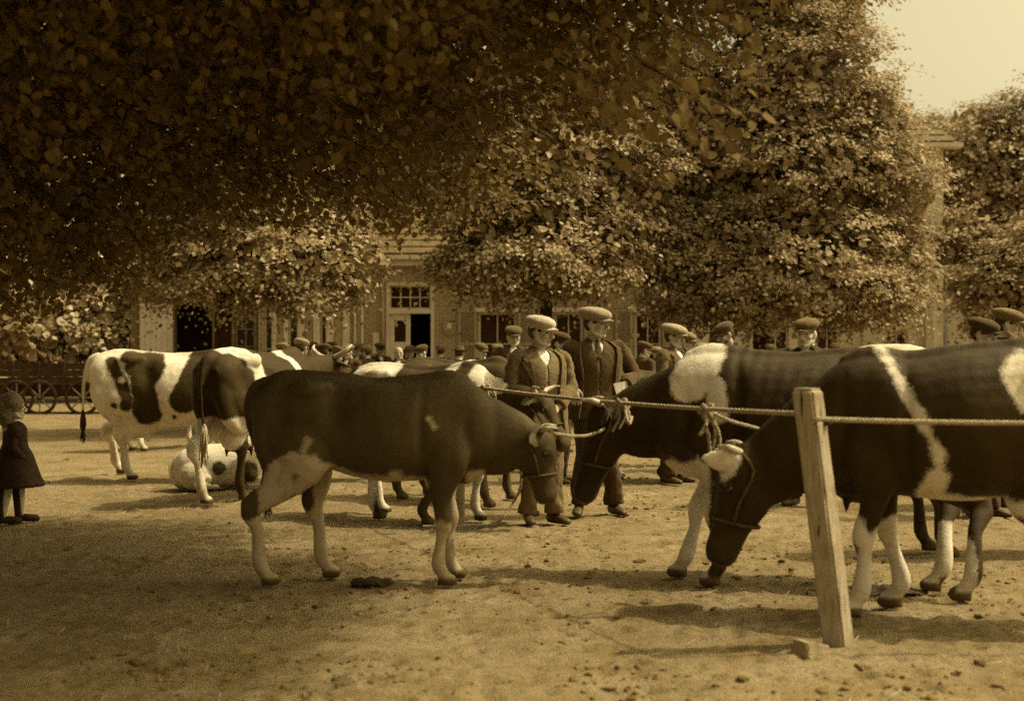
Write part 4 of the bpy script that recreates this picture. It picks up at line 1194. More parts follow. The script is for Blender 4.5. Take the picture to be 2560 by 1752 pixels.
# far trees
d4 = 36.0
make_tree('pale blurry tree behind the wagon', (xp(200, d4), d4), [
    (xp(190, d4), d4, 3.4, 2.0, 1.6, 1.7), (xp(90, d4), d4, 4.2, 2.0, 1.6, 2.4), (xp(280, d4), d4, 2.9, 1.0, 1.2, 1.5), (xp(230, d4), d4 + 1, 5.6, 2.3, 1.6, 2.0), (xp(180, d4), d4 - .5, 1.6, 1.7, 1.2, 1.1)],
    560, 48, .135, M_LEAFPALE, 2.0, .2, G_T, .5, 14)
d6 = 44.0
make_tree('tall dark tree far behind the barn roof', (xp(330, d6), d6), [(xp(420, d6), d6, 6.5, 4.5, 3, 2.6), (xp(250, d6), d6, 6.0, 3.5, 3, 3), (xp(600, d6), d6, 5.8, 3, 2.5, 1.7)], 300, 44, .24, M_LEAF, 4, .3, G_T, .7, 15)
make_tree('tall dark tree rising behind the shop roof', (xp(760, 47), 47), [(xp(700, 47), 47, 9.5, 5.0, 3.5, 4.0), (xp(930, 47), 47, 9.0, 3.2, 3, 3.4), (xp(760, 47), 47, 13.0, 4.0, 3, 2.6)], 420, 46, .26, M_LEAF, 5, .35, G_T, .8, 21)
make_tree('tallest dark tree far behind the wagon', (xp(220, 50), 50), [(xp(200, 50), 50, 9.5, 5.5, 3.5, 4.5), (xp(380, 50), 50, 12.0, 4.2, 3, 3.6), (xp(40, 50), 50, 11.0, 4.5, 3, 4.0)], 460, 46, .27, M_LEAF, 5, .35, G_T, .8, 22)
make_tree('dark tree at the far left edge behind the girl', (xp(-60, 34), 34), [(xp(-40, 34), 34, 4.0, 2.2, 2, 2.6), (xp(20, 34), 34, 2.3, 1.4, 1.4, 1.6)], 230, 42, .19, M_LEAF, 2, .2, G_T, .5, 16)
d5 = 40.0
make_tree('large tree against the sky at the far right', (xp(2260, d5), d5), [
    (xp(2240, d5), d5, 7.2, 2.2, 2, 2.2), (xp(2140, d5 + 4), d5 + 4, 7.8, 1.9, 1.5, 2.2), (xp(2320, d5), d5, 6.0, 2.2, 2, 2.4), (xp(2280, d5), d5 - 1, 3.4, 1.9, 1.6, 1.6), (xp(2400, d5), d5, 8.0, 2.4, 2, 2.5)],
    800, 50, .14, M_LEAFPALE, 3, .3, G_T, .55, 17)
d7 = 31.0
make_tree('small leafy tree in front of the far wall on the right', (xp(2300, d7), d7), [(xp(2270, d7), d7, 3.0, 1.3, 1.2, 1.1), (xp(2360, d7), d7, 3.6, 1.6, 1.3, 1.6), (xp(2200, d7), d7 + .5, 4.2, .8, .8, .8)], 220, 52, .11, M_LEAF, 2, .12, G_T, .42, 18)

# ------------------------------------------------------------------ the overhanging tree near the camera
def overhang():
    rng = np.random.default_rng(5)
    base = np.array([-5.2, 7.0, 0])
    root = empty('linden_tree', tuple(base))
    tag(root, 'dark overhanging linden whose drooping branches fill the upper left', 'tree', G_T)
    def zb(X): return np.interp(X, [-9, -4.2, -3.3, -2.6, -2.0, -1.2, -.9, -.45, -.15, .3, .75, 1.4, 2.0, 2.6, 3.2], [1.9, 1.75, 1.85, 2.25, 2.45, 2.42, 2.30, 2.50, 2.72, 2.86, 3.1, 3.4, 3.62, 3.95, 4.6])
    n = 12000
    X = rng.uniform(-9, 3.1, n); Y = rng.uniform(4.3, 11.4, n)
    Yfar = np.interp(X, [-9, -4, -1, 0, .6, 3.2], [10, 11.2, 10.8, 10.2, 9.2, 8.0])
    lo = zb(X) + .13 * np.maximum(0, 9.6 - Y) + .22 * vnoise(np.column_stack([X * 2.2, Y * .9]), 8) + .06
    hi = np.interp(X, [-9, -5, 0, 3.2], [4.6, 5.6, 5.2, 4.7])
    Z = lo + (hi - lo) * rng.random(n) ** 1.25
    keep = (Y < Yfar) & (Z > lo) & (X / Y < .255) & (np.hypot((X + 3.2) / 6.6, (Y - 7.0) / 4.9) < 1.0)
    # thin the tree where its twigs leave gaps
    gap = vnoise(np.column_stack([X * 1.7, Y * 1.1, Z * 1.9]), 12)
    keep &= gap > -.66
    C = np.column_stack([X, Y, Z])[keep]
    # bigger shaded leaves deeper in the crown
    m2 = 8500
    X2 = rng.uniform(-8.5, 2.4, m2); Y2 = rng.uniform(5.0, 10.6, m2); l2 = zb(X2) + .13 * np.maximum(0, 9.6 - Y2) + .35; Z2 = l2 + (5.0 - l2) * rng.random(m2) ** 1.1
    k2 = (np.hypot((X2 + 3.2) / 6.2, (Y2 - 7.2) / 4.2) < 1.0) & (Y2 < np.interp(X2, [-9, -4, -1, 0, .6, 3.2], [10, 11.2, 10.8, 10.2, 9.2, 8.0])) & (vnoise(np.column_stack([X2 * 1.2, Y2 * .8, Z2 * 1.3]), 33) > -.72)
    deep = np.column_stack([X2, Y2, Z2])[k2]
    # a nearer drooping branch
    m = 26
    nb = np.column_stack([rng.uniform(.2, 1.15, m), rng.uniform(5.0, 6.6, m), rng.uniform(2.35, 3.3, m)])
    nb = nb[nb[:, 2] > 2.15 + .75 * np.abs(nb[:, 0] - .75)]
    C = np.vstack([C, nb])
    n = len(C); per = 17
    az = np.arctan2(C[:, 1] - base[1], C[:, 0] - base[0]) + rng.normal(0, .7, n)
    o = np.column_stack([np.cos(az), np.sin(az), np.full(n, -.55)]); o /= np.linalg.norm(o, axis=1)[:, None]
    ln = rng.uniform(.25, .55, n)
    u = rng.random((n, per))
    P = C[:, None] + o[:, None] * (ln[:, None] * (u - .5))[..., None]
    P[..., 2] -= (u ** 2) * ln[:, None] * .3
    P += rng.normal(0, .06, P.shape)
    P = P.reshape(-1, 3)
    oo = np.repeat(o, per, axis=0)
    N = rng.normal(0, .55, (len(P), 3)) + np.array([0.15, -.45, .55])
    Xa, Ya, Na = leaf_frames(N, oo, rng, .35, hang=.7)
    sz = rng.uniform(.040, .074, len(P)) * (1 + .25 * (rng.random(len(P)) < .1))
    # the leaves that show largest along the lower edge are leaves of their own
    px = 1280 + P[:, 0] / P[:, 1] * F_PX; py = HOR - (P[:, 2] - CAM_H) / P[:, 1] * F_PX
    edge = P[:, 2] - (zb(P[:, 0]) + .13 * np.maximum(0, 9.6 - P[:, 1]))
    vis = (px > 0) & (px < 2560) & (py > 0) & (py < 1000) & (P[:, 1] > 7.5)
    score = np.where(vis, edge, 9.0) 
    nearb = np.zeros(len(P), bool); nearb[-len(nb) * per:] = True
    score[nearb] = np.where(rng.random(nearb.sum()) < .3, -1, 9)
    single = np.argsort(score)[:300]
    mask = np.ones(len(P), bool); mask[single] = False
    me = leaf_mesh('crown', (P - base)[mask], Xa[mask], Ya[mask], Na[mask], sz[mask], LEAF_M)
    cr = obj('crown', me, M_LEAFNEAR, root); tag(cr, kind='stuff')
    protos = []
    for i in range(5):
        T = LEAF_H[0].copy(); T[:, 2] *= (.5 + .5 * i); T[:, 1] *= (.85 + .08 * i)
        pm_ = mesh_from('leaf', T, LEAF_H[1], False); pm_.materials.append(M_LEAFNEAR); protos.append(pm_)
    for i in single:
        o_ = bpy.data.objects.new('leaf', protos[i % 5]); link(o_, root)
        M = Matrix.Identity(4)
        for c_, v_ in enumerate((Xa[i], Ya[i], Na[i])):
            for r_ in range(3): M[r_][c_] = float(v_[r_] * sz[i])
        for r_ in range(3): M[r_][3] = float(P[i][r_] - base[r_])
        o_.matrix_basis = M
    rd = np.random.default_rng(77); pd = np.repeat(deep, 13, axis=0) + rd.normal(0, .17, (len(deep) * 13, 3))
    Xd, Yd, Nd = leaf_frames(rd.normal(0, .5, (len(pd), 3)) + np.array([0, -.6, .4]), rd.normal(0, .6, (len(pd), 3)), rd, .3, hang=.6)
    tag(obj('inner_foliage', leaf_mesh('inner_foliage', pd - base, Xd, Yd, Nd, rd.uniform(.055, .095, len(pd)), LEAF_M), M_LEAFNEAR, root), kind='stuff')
    mb = MB()
    for c_, d_, l_ in zip(C[::2], o[::2], ln[::2]):
        a = c_ - d_ * l_ * .6; b = c_ + d_ * l_ * .5; b = b - np.array([0, 0, l_ * .25])
        mb.add(*tube([a - base, c_ - base, b - base], [.006, .004, .002], n=3, sub=1))
    tw = obj('twigs', mb.mesh('twigs'), M_BARK, root); tag(tw, kind='stuff')
    tr = MB().add(*tube([(0, 0, -.1), (.05, 0, .6), (0, .05, 1.8), (.1, 0, 3.0), (.2, .0, 4.6), (.3, 0, 6.2)], [.46, .34, .31, .27, .18, .05], n=18))
    tr.V[0] += (fbm(tr.V[0] * np.array([5, 5, 1.6]), 3, 2) * .05)[:, None] * np.array([1, 1, 0])
    tro = obj('trunk', tr.mesh('trunk'), M_BARK, root)
    for (p, q, z0) in (((2.2, .5, 3.6), (5.4, .2, 4.0), 2.6), ((1.8, 1.6, 3.4), (4.2, 3.2, 3.2), 2.4), ((2.0, -1.2, 3.8), (4.8, -1.6, 4.2), 2.8), ((1.0, 2.0, 3.2), (1.6, 4.0, 2.8), 2.3), ((-1.5, .5, 3.6), (-3.2, 1.0, 4.0), 2.6), ((3.4, .9, 4.6), (7.2, .4, 5.0), 3.4), ((.5, -1.5, 4.2), (1.0, -2.6, 4.6), 3.0)):
        obj('limb', MB().add(*tube([(0.05, 0, z0), p, q], [.13, .075, .02], n=10, sub=5)).mesh('limb'), M_BARK, tro)
overhang()

# ------------------------------------------------------------------ distant woods that close the horizon
def woods():
    rng = np.random.default_rng(31); n = 1500
    a = np.concatenate([rng.uniform(R(-85), R(-14), n // 2), rng.uniform(R(20), R(85), n // 2)]); r = rng.uniform(85, 105, n)
    C = np.column_stack([np.sin(a) * r, np.cos(a) * r, (rng.random(n) ** .8) * (7.5 + 2.5 * vnoise(np.column_stack([a * 14, a * 0]), 4))])
    P = np.repeat(C, 26, axis=0) + rng.normal(0, .75, (n * 26, 3)); P[:, 2] = np.abs(P[:, 2])
    Xw, Yw, Nw = leaf_frames(rng.normal(0, .4, (len(P), 3)) + np.array([0, -.4, .6]), rng.normal(0, 1, (len(P), 3)), rng, .4)
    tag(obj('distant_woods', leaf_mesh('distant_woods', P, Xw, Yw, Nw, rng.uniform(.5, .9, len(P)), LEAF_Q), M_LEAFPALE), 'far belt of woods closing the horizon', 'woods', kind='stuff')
woods()
# ------------------------------------------------------------------ buildings
def brick_material(name, r, mortar):
    k = NT(name)
    tc = k.n('ShaderNodeTexCoord').outputs['Object']
    sp = k.n('ShaderNodeSeparateXYZ'); k.l(tc, sp.inputs[0])
    cb = k.n('ShaderNodeCombineXYZ'); k.l(k.math('ADD', sp.outputs[0], sp.outputs[1]), cb.inputs[0]); k.l(sp.outputs[2], cb.inputs[1])
    b = k.n('ShaderNodeTexBrick'); b.inputs['Scale'].default_value = 1.0
    b.inputs['Brick Width'].default_value = .22; b.inputs['Row Height'].default_value = .066; b.inputs['Mortar Size'].default_value = .012
    b.inputs['Color1'].default_value = S(r * .8); b.inputs['Color2'].default_value = S(r * 1.2); b.inputs['Mortar'].default_value = S(mortar)
    k.l(cb.outputs[0], b.inputs['Vector'])
    c = k.mix(k.math('MULTIPLY', k.noise(1.2, 5, .6), .5), b.outputs['Color'], S(r * .7))
    k.col(c); k.set(Roughness=.9, Specular_IOR_Level=.2)
    k.bump(b.outputs['Fac'], -.4, .01)
    return k.m
M_BRICK = brick_material('brick', .22, .42)
M_BRICKD = brick_material('dark_brick', .15, .28)
M_PLASTER = plain('cream_plaster', .55, .9, .15, 2, .2, 40)
M_PAINT = plain('cream_paint', .50, .6, .15, 5, .1, 60)
M_PAINTG = plain('grey_green_paint', .26, .6, .2, 5, .1, 60)
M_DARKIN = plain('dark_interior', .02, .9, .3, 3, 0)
M_ROOF = plain('roof_tile', .13, .85, .35, 3, .4, 20)
M_SHUT = plain('shutter_paint', .30, .65, .2, 4, .1, 50)
M_WOODD = plain('tarred_wood', .045, .8, .5, 6, .5, 40)
M_WOOD = plain('weathered_timber', .30, .85, .35, 4, .5, 50)
k_ = NT('window_glass'); k_.col(S(.03)); k_.set(Roughness=.08, Specular_IOR_Level=.6); M_GLASS = k_.m

def wall_with_holes(name, x0, x1, z0, z1, y, th, holes, mat, parent):
    """front wall slab with rectangular openings (x0,x1,z0,z1)"""
    xs = sorted({x0, x1, *[h[0] for h in holes], *[h[1] for h in holes]}); zs = sorted({z0, z1, *[h[2] for h in holes], *[h[3] for h in holes]})
    solid = lambda i, j: 0 <= i < len(xs) - 1 and 0 <= j < len(zs) - 1 and not any(h[0] <= (xs[i] + xs[i + 1]) / 2 <= h[1] and h[2] <= (zs[j] + zs[j + 1]) / 2 <= h[3] for h in holes)
    V, Fc, idx = [], [], {}
    def v(x, yy, z):
        key = (round(x, 4), round(yy, 4), round(z, 4))
        if key not in idx: idx[key] = len(V); V.append((x, yy, z))
        return idx[key]
    for i in range(len(xs) - 1):
        for j in range(len(zs) - 1):
            if not solid(i, j): continue
            a, b, c, d = xs[i], xs[i + 1], zs[j], zs[j + 1]
            Fc.append((v(a, y, c), v(b, y, c), v(b, y, d), v(a, y, d)))
            Fc.append((v(b, y + th, c), v(a, y + th, c), v(a, y + th, d), v(b, y + th, d)))
            if not solid(i - 1, j): Fc.append((v(a, y + th, c), v(a, y, c), v(a, y, d), v(a, y + th, d)))
            if not solid(i + 1, j): Fc.append((v(b, y, c), v(b, y + th, c), v(b, y + th, d), v(b, y, d)))
            if not solid(i, j - 1): Fc.append((v(a, y, c), v(a, y + th, c), v(b, y + th, c), v(b, y, c)))
            if not solid(i, j + 1): Fc.append((v(a, y, d), v(b, y, d), v(b, y + th, d), v(a, y + th, d)))
    return obj(name, mesh_from(name, V, Fc, False), mat, parent)

def bx(name, x0, x1, y0, y1, z0, z1, mat, parent):
    return obj(name, MB().box(((x0 + x1) / 2, (y0 + y1) / 2, (z0 + z1) / 2), ((x1 - x0) / 2, (y1 - y0) / 2, (z1 - z0) / 2)).mesh(name, False), mat, parent)

def window(parent, x0, x1, z0, z1, y, nx, nz, frame=.055, mat=None, sill=True, bar=.028):
    mat = mat or M_PAINT
    mb = MB()
    yy0, yy1 = y + .06, y + .115
    ym, yh = (yy0 + yy1) / 2, (yy1 - yy0) / 2
    for a, b, c, d in ((x0, x0 + frame, z0, z1), (x1 - frame, x1, z0, z1), (x0 + frame, x1 - frame, z0, z0 + frame), (x0 + frame, x1 - frame, z1 - frame, z1)):
        mb.box(((a + b) / 2, ym, (c + d) / 2), ((b - a) / 2, yh, (d - c) / 2))
    w = obj('window', mb.mesh('window', False), mat, parent)
    ix0, ix1, iz0, iz1 = x0 + frame, x1 - frame, z0 + frame, z1 - frame
    for i in range(1, nx):
        x = ix0 + (ix1 - ix0) * i / nx; bx('glazing_bar', x - bar / 2, x + bar / 2, ym - .014, ym + .014, iz0, iz1, mat, w)
    for j in range(1, nz):
        z = iz0 + (iz1 - iz0) * j / nz; bx('glazing_bar', ix0, ix1, ym - .010, ym + .010, z - bar / 2, z + bar / 2, mat, w)
    for i in range(nx):
        for j in range(nz):
            bx('pane', ix0 + (ix1 - ix0) * i / nx, ix0 + (ix1 - ix0) * (i + 1) / nx - .001, ym + .018, ym + .023, iz0 + (iz1 - iz0) * j / nz, iz0 + (iz1 - iz0) * (j + 1) / nz - .001, M_GLASS, w)
    if sill: bx('sill', x0 - .06, x1 + .06, y - .07, y + .05, z0 - .09, z0 - .003, M_PAINT, w)
    return w

def shutter(parent, x0, x1, z0, z1, y):
    mb = MB(); f = .06
    for a, b, c, d in ((x0, x0 + f, z0, z1), (x1 - f, x1, z0, z1), (x0 + f, x1 - f, z0, z0 + f), (x0 + f, x1 - f, z1 - f, z1), (x0 + f, x1 - f, (z0 + z1) / 2 - f / 2, (z0 + z1) / 2 + f / 2)):
        mb.box(((a + b) / 2, y - .03, (c + d) / 2), ((b - a) / 2, .022, (d - c) / 2))
    s_ = obj('shutter', mb.mesh('shutter', False), M_SHUT, parent)
    ms = MB(); rot = Matrix.Rotation(R(38), 3, 'X')
    for lo, hi in ((z0 + f, (z0 + z1) / 2 - f / 2), ((z0 + z1) / 2 + f / 2, z1 - f)):
        n = max(3, int((hi - lo) / .058))
        for i in range(n):
            ms.box(((x0 + x1) / 2, y - .03, lo + (i + .5) * (hi - lo) / n), ((x1 - x0) / 2 - f - .002, .026, .006), rot)
    tag(obj('louvre_slats', ms.mesh('louvre_slats', False), M_SHUT, s_), kind='stuff')
    return s_

def gable_roof(name, x0, x1, y0, y1, ze, zr, parent, over=.25, mat=None, hip=0.0):
    ym = (y0 + y1) / 2
    a, b, c, d = (x0 - over, y0 - over, ze), (x1 + over, y0 - over, ze), (x1 + over, y1 + over, ze), (x0 - over, y1 + over, ze)
    r0, r1 = (x0 - over + hip, ym, zr), (x1 + over - hip, ym, zr)
    V = [a, b, c, d, r0, r1] + [(p[0], p[1], p[2] - .12) for p in (a, b, c, d)]
    Fc = [(0, 1, 5, 4), (2, 3, 4, 5), (1, 2, 5), (3, 0, 4), (7, 6, 9, 8), (0, 6, 7, 1), (1, 7, 8, 2), (2, 8, 9, 3), (3, 9, 6, 0)]
    r = obj(name, mesh_from(name, V, Fc, False), mat or M_ROOF, parent)
    # tile courses on the slope towards the square
    n = int(math.hypot(zr - ze, ym - y0 + over) / .30)
    m = MB()
    for i in range(n):
        t = (i + .5) / n
        y = y0 - over + t * (ym - y0 + over); z = ze + t * (zr - ze)
        h = hip * t
        sl = math.atan2(zr - ze, ym - y0 + over)
        m.box(((x0 + x1) / 2, y, z + .03), ((x1 - x0) / 2 + over - h, .15, .018), Matrix.Rotation(sl * .86, 3, 'X'))
    tag(obj('tile_courses', m.mesh('tile_courses', False), mat or M_ROOF, r), kind='stuff')
    return r

FY = 34.0
fx = lambda x: xp(x, FY)
fz = lambda y: zp(y, FY)

def shop():
    root = empty('shop_building', (0, 0, 0))
    tag(root, 'low brick shop with double door, fanlight and louvred shutters', 'building')
    x0, x1 = fx(586), fx(1560)
    zc = fz(590)
    door = (fx(876), fx(985), 0, fz(640)); w1 = (fx(1085), fx(1172), .75, fz(708)); w2 = (fx(1258), fx(1322), .75, fz(708)); w3 = (fx(1440), fx(1500), .75, fz(708))
    wl = [(fx(a), fx(b), .55, fz(640)) for a, b in ((600, 618), (655, 676), (727, 741), (795, 803))]
    wall_with_holes('wall', x0, x1, 0, zc, FY, .3, [door, w1, w2, w3] + wl, M_BRICK, root)
    for a, b in ((618, 655), (676, 727), (741, 795), (803, 826)):          # painted pilaster boards of the shop front
        n = 3
        for i in range(n):
            u0 = fx(a) + (fx(b) - fx(a)) * i / n; u1 = fx(a) + (fx(b) - fx(a)) * (i + 1) / n
            bx('pilaster_board', u0 + .01, u1 - .01, FY - .06 - .02 * (i == 1), FY - .003, .2, fz(640), M_PAINT if i != 1 else M_PAINTG, root)
    for h in wl: window(root, h[0], h[1], h[2], h[3], FY, 1, 3, .04)
    bx('fascia', fx(588), fx(828), FY - .10, FY - .003, fz(640) + .01, fz(618), M_PAINT, root)
    # door: frame, fanlight, one leaf shut and one open
    fr = MB(); f = .09
    X0, X1, Z1 = door[0], door[1], door[3]; ztr = fz(706)
    for a, b, c, d in ((X0, X0 + f, 0, Z1), (X1 - f, X1, 0, Z1), (X0 + f, X1 - f, Z1 - f, Z1), (X0 + f, X1 - f, ztr - .06, ztr + .06)):
        fr.box(((a + b) / 2, FY + .05, (c + d) / 2), ((b - a) / 2, .06, (d - c) / 2))
    dr = obj('door_frame', fr.mesh('door_frame', False), M_PAINT, root)
    window(root, X0 + f + .002, X1 - f - .002, ztr + .062, Z1 - f - .002, FY, 4, 2, .035, sill=False)
    lx1 = (X0 + X1) / 2
    a, b = X0 + f + .002, lx1
    z1 = ztr - .062
    hs = [(a + .12, b - .12, z1 - .75, z1 - .16), (a + .12, (a + b) / 2 - .025, .25, z1 - .95), ((a + b) / 2 + .025, b - .12, .25, z1 - .95)]
    lf = wall_with_holes('door_leaf', a, b, .02, z1, FY + .05, .045, hs, M_PAINT, root)
    for h in hs: bx('pane', h[0] - .01, h[1] + .01, FY + .068, FY + .076, h[2] - .01, h[3] + .01, M_GLASS, lf)
    ar = MB(); xc, hw = (hs[0][0] + hs[0][1]) / 2, (hs[0][1] - hs[0][0]) / 2          # curved head of the upper light
    pts = [(xc - hw, FY + .058, hs[0][3] - .12), (xc - hw * .6, FY + .058, hs[0][3] - .03), (xc, FY + .058, hs[0][3]), (xc + hw * .6, FY + .058, hs[0][3] - .03), (xc + hw, FY + .058, hs[0][3] - .12)]
    ar.add(*tube(pts, .022, n=6)); obj('arched_rail', ar.mesh('arched_rail'), M_PAINT, lf)
    obj('door_handle', MB().add(*tube([(b - .05, FY + .05, 1.02), (b - .05, FY + .0, 1.02), (b - .13, FY, 1.02)], .012, n=6)).mesh('door_handle'), M_HORN, lf)
    bx('doorstep', X0 - .1, X1 + .1, FY - .4, FY - .003, .0, .14, plain('step_stone', .34, .9, .2, 4, .3, 40), root)
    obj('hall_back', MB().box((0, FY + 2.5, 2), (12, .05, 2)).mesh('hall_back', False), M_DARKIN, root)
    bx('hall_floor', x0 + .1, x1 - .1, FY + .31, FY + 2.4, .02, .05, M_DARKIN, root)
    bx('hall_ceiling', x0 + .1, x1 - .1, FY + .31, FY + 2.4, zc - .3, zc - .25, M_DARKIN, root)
    for w, nx in ((w1, 2), (w2, 2), (w3, 2)):
        window(root, w[0], w[1], w[2], w[3], FY, nx, 2, .06)
        bx('lintel', w[0] - .1, w[1] + .1, FY - .05, FY - .003, w[3] + .01, w[3] + .11, M_PLASTER, root)
    for a, b in ((1040, 1081), (1176, 1214), (1216, 1254), (1326, 1362), (1396, 1434), (1503, 1540)): shutter(root, fx(a), fx(b), .68, fz(703), FY)
    # cornice, gutter, downpipe, plaque
    co = MB(); co.box(((x0 + x1) / 2, FY - .12, zc + .06), ((x1 - x0) / 2 + .15, .17, .06)); co.box(((x0 + x1) / 2, FY - .07, zc - .08), ((x1 - x0) / 2 + .1, .10, .075))
    obj('cornice', co.mesh('cornice', False), M_PLASTER, root)
    obj('downpipe', MB().add(*tube([(fx(869), FY - .06, 0), (fx(869), FY - .06, zc - .16)], .045, n=8, sub=1)).mesh('downpipe'), M_PAINTG, root)
    pl = MB(); n = 8
    cx, cz = fx(1019), fz(741)
    ring = lambda r, y: [(cx + r * .9 * math.cos(R(22.5 + 45 * i)), y, cz + r * 1.25 * math.sin(R(22.5 + 45 * i))) for i in range(n)]
    Vp = ring(.20, FY - .003) + ring(.20, FY - .04) + ring(.155, FY - .045) + ring(.145, FY - .025)
    Fp = [(k * n + i, k * n + (i + 1) % n, (k + 1) * n + (i + 1) % n, (k + 1) * n + i) for k in range(3) for i in range(n)] + [tuple(3 * n + i for i in range(n))]
    po_ = obj('wall_plaque', mesh_from('wall_plaque', Vp, Fp, False), M_PAINTG, root)
    em = MB(); em.add(*ball((cx, FY - .03, cz), (.07, .02, .09), 10, 6)); em.add(*tube([(cx - .10, FY - .03, cz - .10), (cx - .03, FY - .035, cz - .02), (cx + .09, FY - .03, cz + .10)], .018, n=6))
    obj('emblem', em.mesh('emblem'), M_PAINT, po_)
    bx('notice_board', fx(846), fx(861), FY - .03, FY - .003, 1.35, 1.9, M_PAINT, root)
    bx('side_wall', x0, x0 + .25, FY + .305, FY + 7, 0, zc, M_BRICK, root)
    gable_roof('roof', x0, x1, FY, FY + 8, zc + .12, zc + 3.4, root)
shop()

def barn():
    root = empty('barn', (0, 0, 0))
    tag(root, 'barn with pale plank door leaf beside a dark opening and dim window', 'building')
    y = FY + 1.2
    X = lambda q: xp(q, y)
    op = (X(396), X(482), 0, 2.75); w = (X(533), X(580), 1.0, 2.55)
    wall_with_holes('wall', X(296), X(584), 0, 3.3, y, .25, [op, w], M_BRICKD, root)
    for i in range(6):
        a = X(319) + (X(394) - X(319)) * i / 6; b = X(319) + (X(394) - X(319)) * (i + 1) / 6
        bx('door_board', a + .004, b - .004, y - .09 + .004 * (i % 2), y - .04, .12, 2.72, M_PLASTER, root)
    bx('door_rail', X(319), X(394), y - .038, y - .004, 2.2, 2.35, M_PAINT, root)
    window(root, w[0], w[1], w[2], w[3], y, 2, 3, .06, M_PAINTG)
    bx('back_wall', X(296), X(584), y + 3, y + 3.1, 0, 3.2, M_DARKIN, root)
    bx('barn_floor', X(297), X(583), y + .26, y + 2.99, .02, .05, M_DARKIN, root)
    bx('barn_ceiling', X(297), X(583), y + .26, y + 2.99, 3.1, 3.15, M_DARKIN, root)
    gable_roof('roof', X(296), X(584), y, y + 6, 3.32, 6.2, root)
barn()

def house():
    root = empty('house', (0, 0, 0))
    tag(root, 'two-storey plastered house with hipped tile roof behind the largest linden', 'building')
    x0, x1 = fx(1568), fx(2140); ze = fz(338)
    hs = [(fx(a), fx(b), .9, 2.5) for a, b in ((1605, 1665), (1730, 1790), (1850, 1905), (2010, 2060))]
    up_ = [(fx(a), fx(b), 4.0, 5.6) for a, b in ((1630, 1680), (1760, 1810), (1890, 1940), (2030, 2080))]
    wall_with_holes('wall', x0, x1, 0, ze, FY, .3, hs + up_, M_PLASTER, root)
    for h in hs + up_: window(root, h[0], h[1], h[2], h[3], FY, 2, 3, .06)
    for a, b in ((1700, 1715), (1748 - 30, 1752 - 26), (1955, 1980), (2098, 2116)): bx('door_post', fx(a), fx(b), FY - .10, FY - .003, 0, 2.6, M_PAINT, root)
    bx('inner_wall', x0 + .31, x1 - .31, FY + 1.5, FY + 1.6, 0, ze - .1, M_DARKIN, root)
    bx('side_wall', x1 - .3, x1, FY + .303, FY + 8, 0, ze, M_BRICKD, root)
    co = MB(); co.box(((x0 + x1) / 2, FY - .18, ze + .05), ((x1 - x0) / 2 + .4, .22, .06)); obj('gutter', co.mesh('gutter', False), M_PLASTER, root)
    gable_roof('roof', x0, x1, FY, FY + 9, ze + .12, ze + 4.0, root, .3, hip=4.0)
    c0 = xp(1405, FY + 4)
    bx('chimney', c0 - .35, c0 + .35, FY + 4.2, FY + 4.9, ze + 1.0, zp(250, FY + 4), M_PLASTER, root)
    bx('chimney_base', c0 - .34, c0 + .34, FY + 4.21, FY + 4.89, 3.0, ze + .998, M_BRICKD, root)
house()

def cottage():
    root = empty('cottage', (0, 0, 0))
    tag(root, 'small far cottage with pale roof ridge among the trees on the right', 'building')
    y = 46.0; x0, x1 = xp(2150, y), xp(2420, y)
    w = [(x0 + 1.0, x0 + 1.9, 1.0, 2.6), (x0 + 3.0, x0 + 3.9, 1.0, 2.6)]
    wall_with_holes('wall', x0, x1, 0, 4.0, y, .3, w, M_PLASTER, root)
    for h in w: window(root, h[0], h[1], h[2], h[3], y, 2, 3)
    gable_roof('roof', x0, x1, y, y + 6, 4.05, zp(505, y + 3), root)
cottage()
# ------------------------------------------------------------------ post, ropes, wagon, litter on the ground
def rope(P, r=.011, n=8, sub=6, strands=True):
    """hemp rope: tube with a lay of twisted strands"""
    C = catmull(np.asarray(P, float), sub)
    L = np.concatenate([[0], np.cumsum(np.linalg.norm(np.diff(C, axis=0), axis=1))])
    m = max(8, int(L[-1] / .012)); t = np.linspace(0, L[-1], m)
    C = np.column_stack([np.interp(t, L, C[:, i]) for i in range(3)])
    T = np.gradient(C, axis=0); T /= np.linalg.norm(T, axis=1)[:, None] + 1e-9
    U = np.cross(T, (0.13, .11, 1.0)); U /= np.linalg.norm(U, axis=1)[:, None] + 1e-9
    W = np.cross(T, U)
    ph = t / .055 * 2 * math.pi
    mb = MB()
    for s_ in range(3):
        a = ph + s_ * 2.094
        Q = C + (U * np.cos(a)[:, None] + W * np.sin(a)[:, None]) * r * .5
        mb.add(*tube(Q, r * .62, n=5, sub=1, side=(.13, .11, 1)))
    return mb

def sag(a, b, s, n=9):
    a, b = np.array(a, float), np.array(b, float)
    return [a + (b - a) * t - np.array([0, 0, 4 * s * t * (1 - t)]) for t in np.linspace(0, 1, n)]

